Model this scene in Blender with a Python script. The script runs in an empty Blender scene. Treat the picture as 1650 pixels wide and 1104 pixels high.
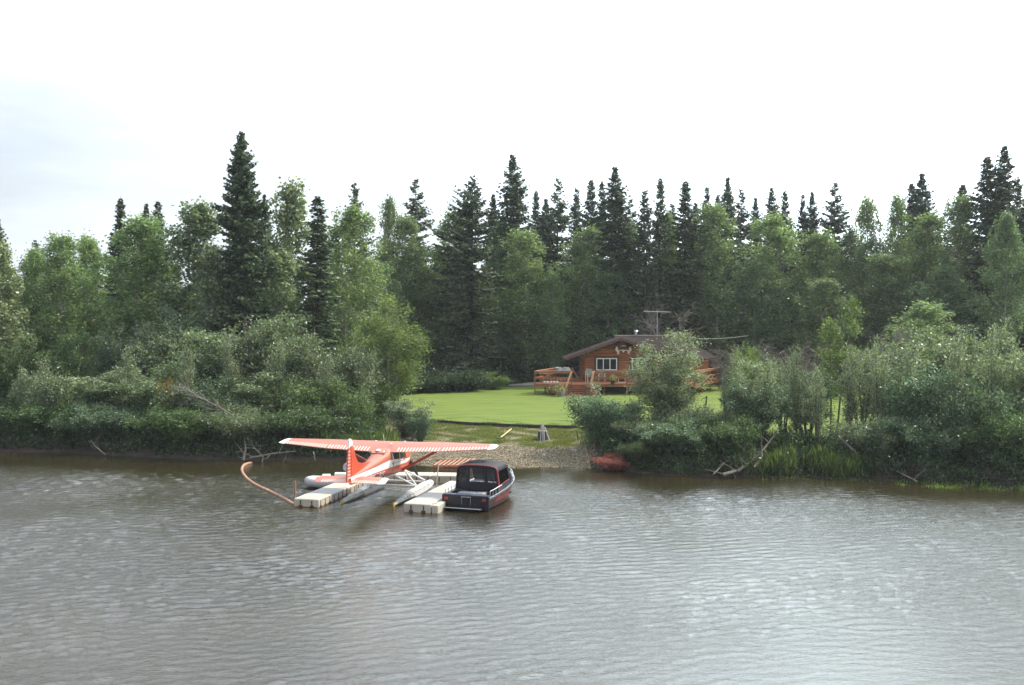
import bpy, math
import numpy as np
from mathutils import Vector, Matrix
R = math.radians
scene = bpy.context.scene
C = scene.collection

# ------------------------------------------------------------------ camera
F, CH, Y0 = 1769.0, 9.4, 490.0            # focal length in photo pixels, eye height, horizon row
PIT = math.atan((552 - Y0) / F)
cam_d = bpy.data.cameras.new('camera'); cam = bpy.data.objects.new('camera', cam_d); C.objects.link(cam)
cam_d.sensor_width = 36; cam_d.lens = 36 * F / 1650; cam_d.clip_end = 5000; cam_d.clip_start = .5
cam.location = (0, 0, CH); cam.rotation_euler = (R(90) - PIT, 0, 0)
scene.camera = cam

# ------------------------------------------------------------------ light
SUN_AZ, SUN_EL = R(62), R(46)             # clockwise from +Y, the viewing direction
world = bpy.data.worlds.new('World'); scene.world = world; world.use_nodes = True
nt = world.node_tree; nt.nodes.clear()
def N(tree, t, **kw):
    n = tree.nodes.new(t)
    for k, v in kw.items(): setattr(n, k, v)
    return n
sky = N(nt, 'ShaderNodeTexSky', sky_type='NISHITA', sun_disc=False, sun_elevation=SUN_EL, sun_rotation=SUN_AZ, air_density=1.0, dust_density=4.0, ozone_density=1.0)
tc = N(nt, 'ShaderNodeTexCoord'); mp = N(nt, 'ShaderNodeMapping'); mp.inputs['Scale'].default_value = (1.6, 1.6, 7)
nt.links.new(tc.outputs['Generated'], mp.inputs[0])
nz = N(nt, 'ShaderNodeTexNoise'); nz.inputs['Scale'].default_value = 1.7; nz.inputs['Detail'].default_value = 6; nz.inputs['Roughness'].default_value = .55
nt.links.new(mp.outputs[0], nz.inputs['Vector'])
rp = N(nt, 'ShaderNodeValToRGB'); rp.color_ramp.elements[0].position = .36; rp.color_ramp.elements[0].color = (.62, .62, .62, 1)
rp.color_ramp.elements[1].position = .66; rp.color_ramp.elements[1].color = (.95, .95, .95, 1)
sp_ = N(nt, 'ShaderNodeVectorMath', operation='DOT_PRODUCT'); sp_.inputs[1].default_value = (math.sin(R(75)), math.cos(R(75)), .25)
nt.links.new(tc.outputs['Generated'], sp_.inputs[0])        # thicker, brighter veil of cloud on the sun's side
ma = N(nt, 'ShaderNodeMath', operation='MULTIPLY_ADD'); ma.inputs[1].default_value = .42; nt.links.new(sp_.outputs['Value'], ma.inputs[0]); nt.links.new(nz.outputs['Fac'], ma.inputs[2])
nt.links.new(ma.outputs[0], rp.inputs[0])
mx = N(nt, 'ShaderNodeMix', data_type='RGBA'); nt.links.new(rp.outputs[0], mx.inputs['Factor'])
nt.links.new(sky.outputs[0], mx.inputs['A']); sp2 = N(nt, 'ShaderNodeVectorMath', operation='DOT_PRODUCT'); sp2.inputs[1].default_value = (math.sin(R(65)), math.cos(R(65)), 0)
nt.links.new(tc.outputs['Generated'], sp2.inputs[0])        # the veil glows towards the sun and is thin and bluish away from it
mb = N(nt, 'ShaderNodeMapRange'); mb.inputs['From Min'].default_value = .0; mb.inputs['From Max'].default_value = .62
nt.links.new(sp2.outputs['Value'], mb.inputs[0])
cb = N(nt, 'ShaderNodeMix', data_type='RGBA'); cb.inputs['A'].default_value = (7.7, 8.45, 9.3, 1); cb.inputs['B'].default_value = (15.8, 18.2, 19.6, 1)
pw = N(nt, 'ShaderNodeMath', operation='POWER'); pw.inputs[1].default_value = 2.2; nt.links.new(mb.outputs[0], pw.inputs[0]); nt.links.new(pw.outputs[0], cb.inputs['Factor'])
sx_ = N(nt, 'ShaderNodeVectorMath', operation='DOT_PRODUCT'); sx_.inputs[1].default_value = (math.sin(R(-4)) * .76, math.cos(R(-4)) * .76, .65); nt.links.new(tc.outputs['Generated'], sx_.inputs[0])   # bright sky patch added high in front to lighten the water
me_ = N(nt, 'ShaderNodeMapRange', interpolation_type='SMOOTHSTEP'); me_.inputs['From Min'].default_value = .80; me_.inputs['From Max'].default_value = .96; me_.inputs['To Min'].default_value = 1; me_.inputs['To Max'].default_value = 2.7
nt.links.new(sx_.outputs['Value'], me_.inputs[0]); vs_ = N(nt, 'ShaderNodeVectorMath', operation='SCALE'); nt.links.new(cb.outputs['Result'], vs_.inputs[0]); nt.links.new(me_.outputs[0], vs_.inputs['Scale'])
nt.links.new(vs_.outputs[0], mx.inputs['B'])
bg = N(nt, 'ShaderNodeBackground'); bg.inputs['Strength'].default_value = .12
nt.links.new(mx.outputs['Result'], bg.inputs['Color'])
wo = N(nt, 'ShaderNodeOutputWorld'); nt.links.new(bg.outputs[0], wo.inputs[0])
sl = bpy.data.lights.new('sun', 'SUN'); sl.energy = 4.4; sl.angle = R(.53); sl.color = (1, .93, .80)
so = bpy.data.objects.new('sun', sl); C.objects.link(so)
sd = Vector((math.sin(SUN_AZ) * math.cos(SUN_EL), math.cos(SUN_AZ) * math.cos(SUN_EL), math.sin(SUN_EL)))
so.rotation_euler = sd.to_track_quat('Z', 'Y').to_euler(); so.location = sd * 200
scene.view_settings.view_transform = 'Standard'; scene.view_settings.look = 'None'
scene.view_settings.exposure = 0.2; scene.view_settings.gamma = 1
scene.render.engine = 'CYCLES'
scene.render.resolution_x = 1024; scene.render.resolution_y = 685
try:
    scene.cycles.max_bounces = 6; scene.cycles.transparent_max_bounces = 8; scene.cycles.diffuse_bounces = 3
    scene.cycles.transmission_bounces = 4; scene.cycles.glossy_bounces = 3; scene.cycles.caustics_reflective = False; scene.cycles.caustics_refractive = False
except Exception: pass

# ------------------------------------------------------------------ helpers
def P(px, py, z=None, D=None):            # photo pixel -> world point, at height z or at distance D along Y
    u = (px - 825) / F; v = (552 - py) / F
    d = np.array([u, math.cos(PIT) + v * math.sin(PIT), -math.sin(PIT) + v * math.cos(PIT)])
    t = (z - CH) / d[2] if D is None else D / d[1]
    return Vector(np.array([0, 0, CH]) + t * d)

def mat(name, col, rough=.7, spec=.5, metal=0, noise=0, nscale=3, col2=None, bump=0, bscale=30, trans=0, alpha=1, coord='Object', stretch=None):
    m = bpy.data.materials.new(name); m.use_nodes = True; t = m.node_tree
    b = t.nodes['Principled BSDF']; b.inputs['Roughness'].default_value = rough; b.inputs['Metallic'].default_value = metal
    b.inputs['Specular IOR Level'].default_value = spec; b.inputs['Base Color'].default_value = (*col, 1)
    if trans: b.inputs['Transmission Weight'].default_value = trans
    if alpha < 1: b.inputs['Alpha'].default_value = alpha
    vec = None
    if noise or bump or col2:
        c = N(t, 'ShaderNodeTexCoord'); mpp = N(t, 'ShaderNodeMapping'); t.links.new(c.outputs[coord], mpp.inputs[0])
        if stretch: mpp.inputs['Scale'].default_value = stretch
        vec = mpp.outputs[0]
    if noise or col2:
        n = N(t, 'ShaderNodeTexNoise'); n.inputs['Scale'].default_value = nscale; n.inputs['Detail'].default_value = 6; t.links.new(vec, n.inputs['Vector'])
        r = N(t, 'ShaderNodeValToRGB'); r.color_ramp.elements[0].position = .35; r.color_ramp.elements[1].position = .65
        c2 = col2 or tuple(x * (1 - noise) for x in col)
        r.color_ramp.elements[0].color = (*c2, 1); r.color_ramp.elements[1].color = (*col, 1)
        t.links.new(n.outputs['Fac'], r.inputs[0]); t.links.new(r.outputs[0], b.inputs['Base Color'])
    if bump:
        n2 = N(t, 'ShaderNodeTexNoise'); n2.inputs['Scale'].default_value = bscale; n2.inputs['Detail'].default_value = 4; t.links.new(vec, n2.inputs['Vector'])
        bp = N(t, 'ShaderNodeBump'); bp.inputs['Strength'].default_value = bump; bp.inputs['Distance'].default_value = .03
        t.links.new(n2.outputs['Fac'], bp.inputs['Height']); t.links.new(bp.outputs[0], b.inputs['Normal'])
    return m

def leafmat(name, c1, c2, trans=.45, rough=.45, spec=.5, tcol=None):
    """leaf blades: each blade picks its own tone between c1 and c2, the brightest painted as sun glints, light passes through them"""
    m = bpy.data.materials.new(name); m.use_nodes = True; t = m.node_tree; t.nodes.clear()
    g = N(t, 'ShaderNodeNewGeometry'); oi = N(t, 'ShaderNodeObjectInfo')
    r = N(t, 'ShaderNodeValToRGB'); r.color_ramp.elements[0].color = (*[x * .8 for x in c1], 1); r.color_ramp.elements[1].color = (*[min(.8, x * 1.55 + .02) for x in c2], 1); em = r.color_ramp.elements.new(.72); em.color = (*[x * .95 for x in c2], 1)  # top stop goes beyond c2, painting sun glints into some blades
    t.links.new(g.outputs['Random Per Island'], r.inputs[0])
    hs = N(t, 'ShaderNodeHueSaturation')
    mr = N(t, 'ShaderNodeMapRange'); mr.inputs['To Min'].default_value = .78; mr.inputs['To Max'].default_value = 1.22
    t.links.new(oi.outputs['Random'], mr.inputs[0]); t.links.new(mr.outputs[0], hs.inputs['Value'])
    mh = N(t, 'ShaderNodeMapRange'); mh.inputs['To Min'].default_value = .485; mh.inputs['To Max'].default_value = .51
    ml = N(t, 'ShaderNodeMath', operation='FRACT'); mm = N(t, 'ShaderNodeMath', operation='MULTIPLY'); mm.inputs[1].default_value = 7.31
    t.links.new(oi.outputs['Random'], mm.inputs[0]); t.links.new(mm.outputs[0], ml.inputs[0]); t.links.new(ml.outputs[0], mh.inputs[0]); t.links.new(mh.outputs[0], hs.inputs['Hue'])
    t.links.new(r.outputs[0], hs.inputs['Color'])
    b = N(t, 'ShaderNodeBsdfPrincipled'); b.inputs['Roughness'].default_value = rough; b.inputs['Specular IOR Level'].default_value = spec
    t.links.new(hs.outputs[0], b.inputs['Base Color'])
    tr = N(t, 'ShaderNodeBsdfTranslucent')
    mc = N(t, 'ShaderNodeMix', data_type='RGBA', blend_type='MULTIPLY'); mc.inputs['Factor'].default_value = 1
    mc.inputs['B'].default_value = (*(tcol or (1.08, 1.2, .68)), 1); t.links.new(hs.outputs[0], mc.inputs['A']); t.links.new(mc.outputs['Result'], tr.inputs['Color'])
    ms = N(t, 'ShaderNodeMixShader'); ms.inputs[0].default_value = trans
    t.links.new(b.outputs[0], ms.inputs[1]); t.links.new(tr.outputs[0], ms.inputs[2])
    o = N(t, 'ShaderNodeOutputMaterial'); t.links.new(ms.outputs[0], o.inputs[0])
    return m

M = {}
M['bark'] = mat('bark', (.12, .095, .075), .9, noise=.5, nscale=8)
M['birch_bark'] = mat('birch_bark', (.50, .46, .40), .8, col2=(.20, .17, .14), nscale=4, stretch=(1, 1, 3))
M['spruce_bark'] = mat('spruce_bark', (.07, .05, .04), .95, noise=.5, nscale=8)
M['dead_wood'] = mat('dead_wood', (.23, .20, .17), .9, noise=.45, nscale=5)
M['drift_wood'] = mat('drift_wood', (.23, .20, .165), .9, noise=.5, nscale=3)
M['dark_wood'] = mat('dark_wood', (.06, .045, .035), .9, noise=.4)
M['birch'] = leafmat('birch_leaf', (.145, .21, .08), (.235, .31, .145), .5)
M['birch_dark'] = leafmat('birch_leaf_dark', (.13, .195, .082), (.205, .28, .13), .4)
M['birch_yellow_green'] = leafmat('birch_leaf_yellow_green', (.10, .155, .035), (.18, .25, .07), .5)  # yellower green leaf tone
M['aspen'] = leafmat('aspen_leaf', (.125, .175, .075), (.255, .305, .165), .38, .35, .7)
M['willow'] = leafmat('willow_leaf', (.10, .145, .065), (.235, .285, .155), .35, .38, .6)
M['willow_pale'] = leafmat('willow_leaf_pale', (.125, .165, .08), (.30, .345, .205), .35, .45)
M['willow_grey'] = leafmat('willow_leaf_grey', (.095, .13, .07), (.26, .30, .185), .35, .45)
M['willow_blue'] = leafmat('willow_leaf_blue', (.055, .105, .05), (.15, .215, .12), .35, .4)
M['shrub'] = leafmat('shrub_leaf', (.055, .095, .03), (.125, .19, .07), .42)
M['yellow_leaf'] = leafmat('yellow_leaf', (.16, .11, .015), (.25, .19, .04), .4)
M['red_leaf'] = leafmat('red_leaf', (.22, .05, .045), (.42, .13, .11), .35)
M['spruce'] = leafmat('spruce_needle', (.048, .078, .036), (.11, .15, .07), .1, .6, .3)
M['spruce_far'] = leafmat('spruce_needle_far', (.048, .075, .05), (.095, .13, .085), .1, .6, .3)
M['grass'] = leafmat('grass_blade', (.05, .085, .02), (.12, .165, .045), .45, .5)
M['dry_grass'] = leafmat('dry_grass_blade', (.13, .14, .04), (.25, .23, .09), .4, .6)
M['weed'] = leafmat('weed_blade', (.07, .14, .02), (.16, .24, .06), .5, .5)
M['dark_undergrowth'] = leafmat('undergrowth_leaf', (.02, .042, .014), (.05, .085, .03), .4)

def tag(o, label=None, cat=None, group=None, kind=None):
    if label: o['label'] = label
    if cat: o['category'] = cat
    if group: o['group'] = group
    if kind: o['kind'] = kind
    return o
def thing(name, label, cat, loc=(0, 0, 0), rz=0, group=None):
    o = bpy.data.objects.new(name, None); C.objects.link(o); o.empty_display_size = .3
    o.location = loc; o.rotation_euler = (0, 0, rz)
    return tag(o, label, cat, group)
def link(name, me, parent=None, loc=None):
    o = bpy.data.objects.new(name, me); C.objects.link(o)
    if parent: o.parent = parent
    if loc is not None: o.location = loc
    return o

def np_mesh(name, V, Fq, mats, smooth=False, fm=None):
    """V (n,3) array, Fq (m,k) array of indices, k = 3 or 4"""
    V = np.asarray(V, np.float32); Fq = np.asarray(Fq, np.int32); k = Fq.shape[1]
    me = bpy.data.meshes.new(name); me.vertices.add(len(V)); me.vertices.foreach_set('co', V.ravel())
    me.loops.add(Fq.size); me.loops.foreach_set('vertex_index', Fq.ravel())
    me.polygons.add(len(Fq)); me.polygons.foreach_set('loop_start', np.arange(0, Fq.size, k, dtype=np.int32))
    me.polygons.foreach_set('loop_total', np.full(len(Fq), k, np.int32))
    if smooth: me.polygons.foreach_set('use_smooth', np.ones(len(Fq), bool))
    if fm is not None: me.polygons.foreach_set('material_index', fm)
    me.update(calc_edges=True)
    for mm_ in (mats if isinstance(mats, (list, tuple)) else [mats]): me.materials.append(mm_)
    return me

class MB:
    """collects shapes into one mesh"""
    def __init__(s): s.v = []; s.f = []
    def add(s, vs, fs):
        n = len(s.v); s.v += [tuple(v) for v in vs]; s.f += [tuple(i + n for i in f) for f in fs]; return s
    def box(s, c, d, rz=0, rx=0, ry=0, bev=0):
        m = Matrix.Translation(c) @ Matrix.Rotation(rz, 4, 'Z') @ Matrix.Rotation(ry, 4, 'Y') @ Matrix.Rotation(rx, 4, 'X')
        x, y, z = d[0] / 2, d[1] / 2, d[2] / 2
        if bev:
            vs = []; b = bev
            for sx in (-1, 1):
                for sy in (-1, 1):
                    for sz in (-1, 1):
                        vs += [m @ Vector((sx * (x - b), sy * (y - b), sz * z)), m @ Vector((sx * (x - b), sy * y, sz * (z - b))), m @ Vector((sx * x, sy * (y - b), sz * (z - b)))]
            import bmesh
            bm = bmesh.new(); [bm.verts.new(v) for v in vs]; bmesh.ops.convex_hull(bm, input=bm.verts[:]); bm.verts.ensure_lookup_table(); bm.verts.index_update()
            s.add([v.co for v in bm.verts], [[v.index for v in f.verts] for f in bm.faces]); bm.free(); return s
        vs = [m @ Vector((sx * x, sy * y, sz * z)) for sx in (-1, 1) for sy in (-1, 1) for sz in (-1, 1)]
        return s.add(vs, [(0, 1, 3, 2), (4, 6, 7, 5), (0, 4, 5, 1), (2, 3, 7, 6), (0, 2, 6, 4), (1, 5, 7, 3)])
    def beam(s, a, b, w, h):              # rectangular bar from a to b, h measured upright
        a = Vector(a); b = Vector(b); d = (b - a).normalized(); up = Vector((0, 0, 1)) if abs(d.z) < .99 else Vector((0, 1, 0))
        sx = d.cross(up).normalized(); u = sx.cross(d)
        vs = [p + sx * i * w / 2 + u * j * h / 2 for p in (a, b) for i, j in ((-1, -1), (1, -1), (1, 1), (-1, 1))]
        return s.add(vs, [(3, 2, 1, 0), (4, 5, 6, 7), (0, 1, 5, 4), (1, 2, 6, 5), (2, 3, 7, 6), (3, 0, 4, 7)])
    def tube(s, pts, rad, n=8, cap=True):
        pts = [Vector(p) for p in pts]; rad = rad if isinstance(rad, (list, tuple)) else [rad] * len(pts)
        vs = []; fs = []; k = len(pts); prev = None
        for i, p in enumerate(pts):
            d = (pts[min(i + 1, k - 1)] - pts[max(i - 1, 0)]).normalized()
            if prev is None:
                ref = Vector((0, 0, 1)) if abs(d.z) < .9 else Vector((1, 0, 0)); u = d.cross(ref).normalized()
            else: u = (prev - d * prev.dot(d)).normalized()
            prev = u; w = d.cross(u)
            for j in range(n):
                a = 2 * math.pi * j / n; vs.append(p + (u * math.cos(a) + w * math.sin(a)) * rad[i])
        for i in range(k - 1):
            for j in range(n): fs.append((i * n + j, i * n + (j + 1) % n, (i + 1) * n + (j + 1) % n, (i + 1) * n + j))
        if cap: fs += [tuple(range(n))[::-1], tuple((k - 1) * n + j for j in range(n))]
        return s.add(vs, fs)
    def loft(s, rings, cap=True, close=True):
        n = len(rings[0]); vs = [p for r in rings for p in r]; fs = []
        for i in range(len(rings) - 1):
            for j in range(n if close else n - 1): fs.append((i * n + j, i * n + (j + 1) % n, (i + 1) * n + (j + 1) % n, (i + 1) * n + j))
        if cap: fs += [tuple(range(n))[::-1], tuple((len(rings) - 1) * n + j for j in range(n))]
        return s.add(vs, fs)
    def ball(s, c, r, n=10, m=7, top=False):
        c = Vector(c); r = (r, r, r) if not isinstance(r, (tuple, list)) else r; rings = []
        for i in range(m + 1):
            t = (math.pi / 2 if top else math.pi) * i / m; q = max(math.sin(t), .02)
            rings.append([c + Vector((r[0] * q * math.cos(2 * math.pi * j / n), r[1] * q * math.sin(2 * math.pi * j / n), r[2] * math.cos(t))) for j in range(n)])
        return s.loft(rings)
    def prism(s, poly, axis, a, b):       # polygon in the two other axes extruded from a to b
        def q(p, t): return {0: (t, p[0], p[1]), 1: (p[0], t, p[1]), 2: (p[0], p[1], t)}[axis]
        n = len(poly); return s.add([q(p, a) for p in poly] + [q(p, b) for p in poly],
            [tuple(range(n))[::-1], tuple(range(n, 2 * n))] + [(i, (i + 1) % n, n + (i + 1) % n, n + i) for i in range(n)])
    def mesh(s, name, m, smooth=False):
        me = bpy.data.meshes.new(name); me.from_pydata(s.v, [], s.f); me.update()
        import bmesh
        bm = bmesh.new(); bm.from_mesh(me); bmesh.ops.recalc_face_normals(bm, faces=bm.faces[:]); bm.to_mesh(me); bm.free()
        if smooth:
            me.polygons.foreach_set('use_smooth', [True] * len(me.polygons))
            try: me.set_sharp_from_angle(angle=R(35))
            except Exception: pass
        for mm_ in (m if isinstance(m, (list, tuple)) else [m]): me.materials.append(mm_)
        return me
    def build(s, name, m, parent=None, smooth=False, loc=None): return link(name, s.mesh(name, m, smooth), parent, loc)

# ------------------------------------------------------------------ terrain
SH = [(-400, 90), (-120, 84), (-60, 76)] + [tuple(P(px, py, 0)[:2]) for px, py in ((0, 727), (100, 729), (200, 735), (300, 740), (400, 742), (470, 741), (560, 742), (630, 745), (700, 749.5), (818, 753), (878, 751), (933, 753), (1000, 758), (1040, 764), (1100, 768), (1200, 769), (1300, 770), (1400, 774), (1500, 780), (1650, 786))] + [(60, 50), (120, 44), (400, 30)]
SHX = np.array([p[0] for p in SH]); SHY = np.array([p[1] for p in SH])
def shore(x): return np.interp(x, SHX, SHY)
LE = [tuple(P(px, py, 1.02)[:2]) for px, py in ((640, 678), (705, 681), (760, 684), (830, 687.5), (925, 690), (990, 691))]
LEX = [p[0] for p in LE]; LEY = [p[1] for p in LE]
def lawn_edge(x): return np.interp(x, LEX, LEY)
def sstep(a, b, x): t = np.clip((x - a) / (b - a), 0, 1); return t * t * (3 - 2 * t)
def beachw(x): return sstep(-8.2, -6.0, x) * (1 - sstep(3.6, 5.2, x))
def ground_h(x, y):
    x = np.asarray(x, float); y = np.asarray(y, float); d = y - shore(x)
    wob = .12 * np.sin(x * .9 + 1.3 * np.sin(x * .37)) + .07 * np.sin(x * 2.3 + y)
    nat = np.where(d < 0, np.maximum(d * .5, -1.5), np.interp(d, [0, .5, 1.1, 4, 12, 30], [0, .35, .75, 1.0, 1.15, 1.35]) * (1 + wob * sstep(0, 1, d) * (1 - sstep(5, 9, d))))
    e = lawn_edge(x); de = y - e
    bea = np.where(d < 0, np.maximum(d * .14, -1.5), np.where(de < 0, np.clip(d / np.maximum(e - shore(x), 1), 0, 1) ** .85 * .93, 1.1 + sstep(0, 25, de) * .25))
    w = beachw(x)
    return nat * (1 - w) + bea * w
def gz(x, y): return float(ground_h(x, y))

def grid_sheet(xs, ys, hf, mat_, off=0):
    X, Y = np.meshgrid(xs, ys); Z = hf(X, Y) + off; V = np.stack([X, Y, Z], -1).reshape(-1, 3); nx = len(xs); ny = len(ys)
    i = np.arange(nx - 1)[None, :] + np.arange(ny - 1)[:, None] * nx; i = i.ravel()
    return np_mesh('sheet', V, np.stack([i, i + 1, i + 1 + nx, i + nx], -1), mat_, True)
xs = np.unique(np.concatenate([[-1500, -800, -400, -250, -150, -100, -75], np.arange(-60, 60.1, .5), [75, 100, 150, 250, 400, 800, 1500]]))
ys = np.unique(np.concatenate([[-300, 0, 20, 35, 45], np.arange(50, 80, .25), np.arange(80, 125, 1.), [140, 170, 220, 300, 500, 900, 1500]]))
M['ground'] = mat('ground_soil', (.052, .036, .027), .95, col2=(.024, .018, .013), nscale=1.3, bump=.6, bscale=6)
g = link('ground', grid_sheet(xs, ys, ground_h, M['ground'])); tag(g, kind='structure'); g.data.name = 'ground'

# lawn: mown grass sheet between the timber edging and the wood
M['lawn'] = mat('mown_lawn', (.175, .225, .042), .9, .15, col2=(.108, .155, .032), nscale=1.1, bump=.8, bscale=9, stretch=(.35, 2.2, 1))
def lawn_front(x): return np.where(x < 4.3, lawn_edge(np.clip(x, -12, 4.3)) + .09, np.interp(x, [4.3, 6, 10, 32], [lawn_edge(4.3) + .09, 70, 68, 66]))
LB = [(-12, 92), (-9.5, 96), (-8.05, 97.8), (-4.5, 101), (-1, 105.5), (3, 107), (14, 108), (32, 110)]
lx = np.concatenate([np.arange(-10.5, 32, .35)]); tt = np.linspace(0, 1, 90)
LX, TT = np.meshgrid(lx, tt); fy = lawn_front(LX); by = np.interp(LX, [p[0] for p in LB], [p[1] for p in LB]); LY = fy + (by - fy) * TT
LZ = np.where(LX < 5.2, np.maximum(ground_h(LX, np.maximum(LY, lawn_edge(np.clip(LX, -12, 5.2)) + .1)), 1.1), ground_h(LX, LY)) + .05
V = np.stack([LX, LY, LZ], -1).reshape(-1, 3); nx = len(lx); i = (np.arange(nx - 1)[None, :] + np.arange(89)[:, None] * nx).ravel()
tag(link('lawn', np_mesh('lawn', V, np.stack([i, i + 1, i + 1 + nx, i + nx], -1), M['lawn'], True)), kind='structure')

# gravel beach sheet
M['gravel'] = mat('beach_gravel', (.27, .215, .14), .9, col2=(.14, .11, .065), nscale=3.2, bump=1, bscale=22)
bx = np.arange(-8.5, 4.7, .2); TT = np.linspace(0, 1, 50); BX, T2 = np.meshgrid(bx, TT)
f0 = shore(BX) - 2.2; f1 = lawn_edge(BX) - .12; BY = f0 + (f1 - f0) * T2; BZ = ground_h(BX, BY) + .035
V = np.stack([BX, BY, BZ], -1).reshape(-1, 3); nx = len(bx); i = (np.arange(nx - 1)[None, :] + np.arange(49)[:, None] * nx).ravel()
tag(link('beach', np_mesh('beach', V, np.stack([i, i + 1, i + 1 + nx, i + nx], -1), M['gravel'], True)), kind='structure')

# driveway strip behind the lawn
M['concrete'] = mat('pale_concrete', (.42, .38, .34), .85, noise=.2)
a = P(800, 621, 1.4); b = P(905, 619.5, 1.4)
pb = MB(); pb.prism([(a.x - 1, a.y), (b.x + 3, a.y + .3), (b.x + 3, a.y + 6), (a.x - 2, a.y + 6)], 2, 1.3, 1.47)
tag(pb.build('path', M['concrete']), kind='structure')

# ------------------------------------------------------------------ water
rs = np.random.RandomState(7)
wx = np.unique(np.concatenate([[-1500, -700, -300, -150, -90, -60, -45], np.arange(-34, 34.01, .12), [45, 60, 90, 150, 300, 700, 1500]]))
wy = np.unique(np.concatenate([[-1500, -700, -300, -100, -30, 0, 10, 18, 22, 24, 25.5], np.arange(26, 48, .075), np.arange(48, 66, .11), np.arange(66, 78, .6), [84, 92]]))
WX, WY = np.meshgrid(wx, wy); WZ = np.zeros_like(WX)
gust = .75 + .35 * np.sin(WX * .13 + WY * .21 + 1.0) * np.sin(WY * .17 - WX * .06 + .4) + .2 * np.sin(WX * .31 - WY * .4)
for k in range(80):
    lam = .20 * (3.4 ** rs.rand()); th = R(90 + 14) + rs.randn() * .42; kk = 2 * math.pi / lam
    amp = .0034 * lam ** .95 * (.6 + .8 * rs.rand())
    ph = kk * (WX * math.cos(th) + WY * math.sin(th)) + rs.rand() * 6.28
    s_ = np.sin(ph + .5 * np.sin(WX * .5 * rs.rand() + WY * .3)); WZ += amp * (s_ + .45 * np.abs(s_) ** 3)
calm = 1 - .8 * sstep(-9, -1, WY - shore(WX)) * (1 - .55 * sstep(-1, 5, WX))
fine = ((np.abs(WX) < 34.1) & (WY > 25.4) & (WY < 68)).astype(float)
WZ = WZ * gust * calm * fine; CALM = np.clip(calm * (.45 + .55 * np.clip(gust, 0, 1)), .06, 1)
V = np.stack([WX, WY, WZ], -1).reshape(-1, 3); nx = len(wx); i = (np.arange(nx - 1)[None, :] + np.arange(len(wy) - 1)[:, None] * nx).ravel()
wm = bpy.data.materials.new('river_water'); wm.use_nodes = True; t = wm.node_tree; b = t.nodes['Principled BSDF']
b.inputs['Roughness'].default_value = .06; b.inputs['IOR'].default_value = 1.65
c = N(t, 'ShaderNodeTexCoord'); n0 = N(t, 'ShaderNodeTexNoise'); n0.inputs['Scale'].default_value = .12; n0.inputs['Detail'].default_value = 3
r0 = N(t, 'ShaderNodeValToRGB'); r0.color_ramp.elements[0].color = (.024, .019, .008, 1); r0.color_ramp.elements[1].color = (.036, .028, .011, 1); r0.color_ramp.elements[0].position = .35; r0.color_ramp.elements[1].position = .65
t.links.new(c.outputs['Object'], n0.inputs['Vector']); t.links.new(n0.outputs['Fac'], r0.inputs[0]); t.links.new(r0.outputs[0], b.inputs['Base Color'])
m1 = N(t, 'ShaderNodeMapping'); m1.inputs['Scale'].default_value = (5, 13, 1); m1.inputs['Rotation'].default_value = (0, 0, R(8)); t.links.new(c.outputs['Object'], m1.inputs[0])
n1 = N(t, 'ShaderNodeTexNoise'); n1.inputs['Scale'].default_value = 1; n1.inputs['Detail'].default_value = 4; n1.inputs['Roughness'].default_value = .6; t.links.new(m1.outputs[0], n1.inputs['Vector'])
n3 = N(t, 'ShaderNodeTexNoise'); n3.inputs['Scale'].default_value = .09; n3.inputs['Detail'].default_value = 2; t.links.new(c.outputs['Object'], n3.inputs['Vector'])
mr = N(t, 'ShaderNodeMapRange'); mr.inputs['From Min'].default_value = .35; mr.inputs['From Max'].default_value = .65; mr.inputs['To Min'].default_value = .6; mr.inputs['To Max'].default_value = 1; t.links.new(n3.outputs['Fac'], mr.inputs[0])
bp = N(t, 'ShaderNodeBump'); bp.inputs['Distance'].default_value = .036; t.links.new(mr.outputs[0], bp.inputs['Strength'])
t.links.new(n1.outputs['Fac'], bp.inputs['Height']); t.links.new(bp.outputs[0], b.inputs['Normal'])
wme = np_mesh('water', V, np.stack([i, i + 1, i + 1 + nx, i + nx], -1), wm, True); at_ = wme.attributes.new('ruffle', 'FLOAT', 'POINT'); at_.data.foreach_set('value', CALM.astype(np.float32).ravel())
an_ = N(t, 'ShaderNodeAttribute', attribute_name='ruffle'); mu_ = N(t, 'ShaderNodeMath', operation='MULTIPLY'); t.links.new(mr.outputs[0], mu_.inputs[0]); t.links.new(an_.outputs['Fac'], mu_.inputs[1]); t.links.new(mu_.outputs[0], bp.inputs['Strength'])
tag(link('water', wme), kind='structure')

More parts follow.
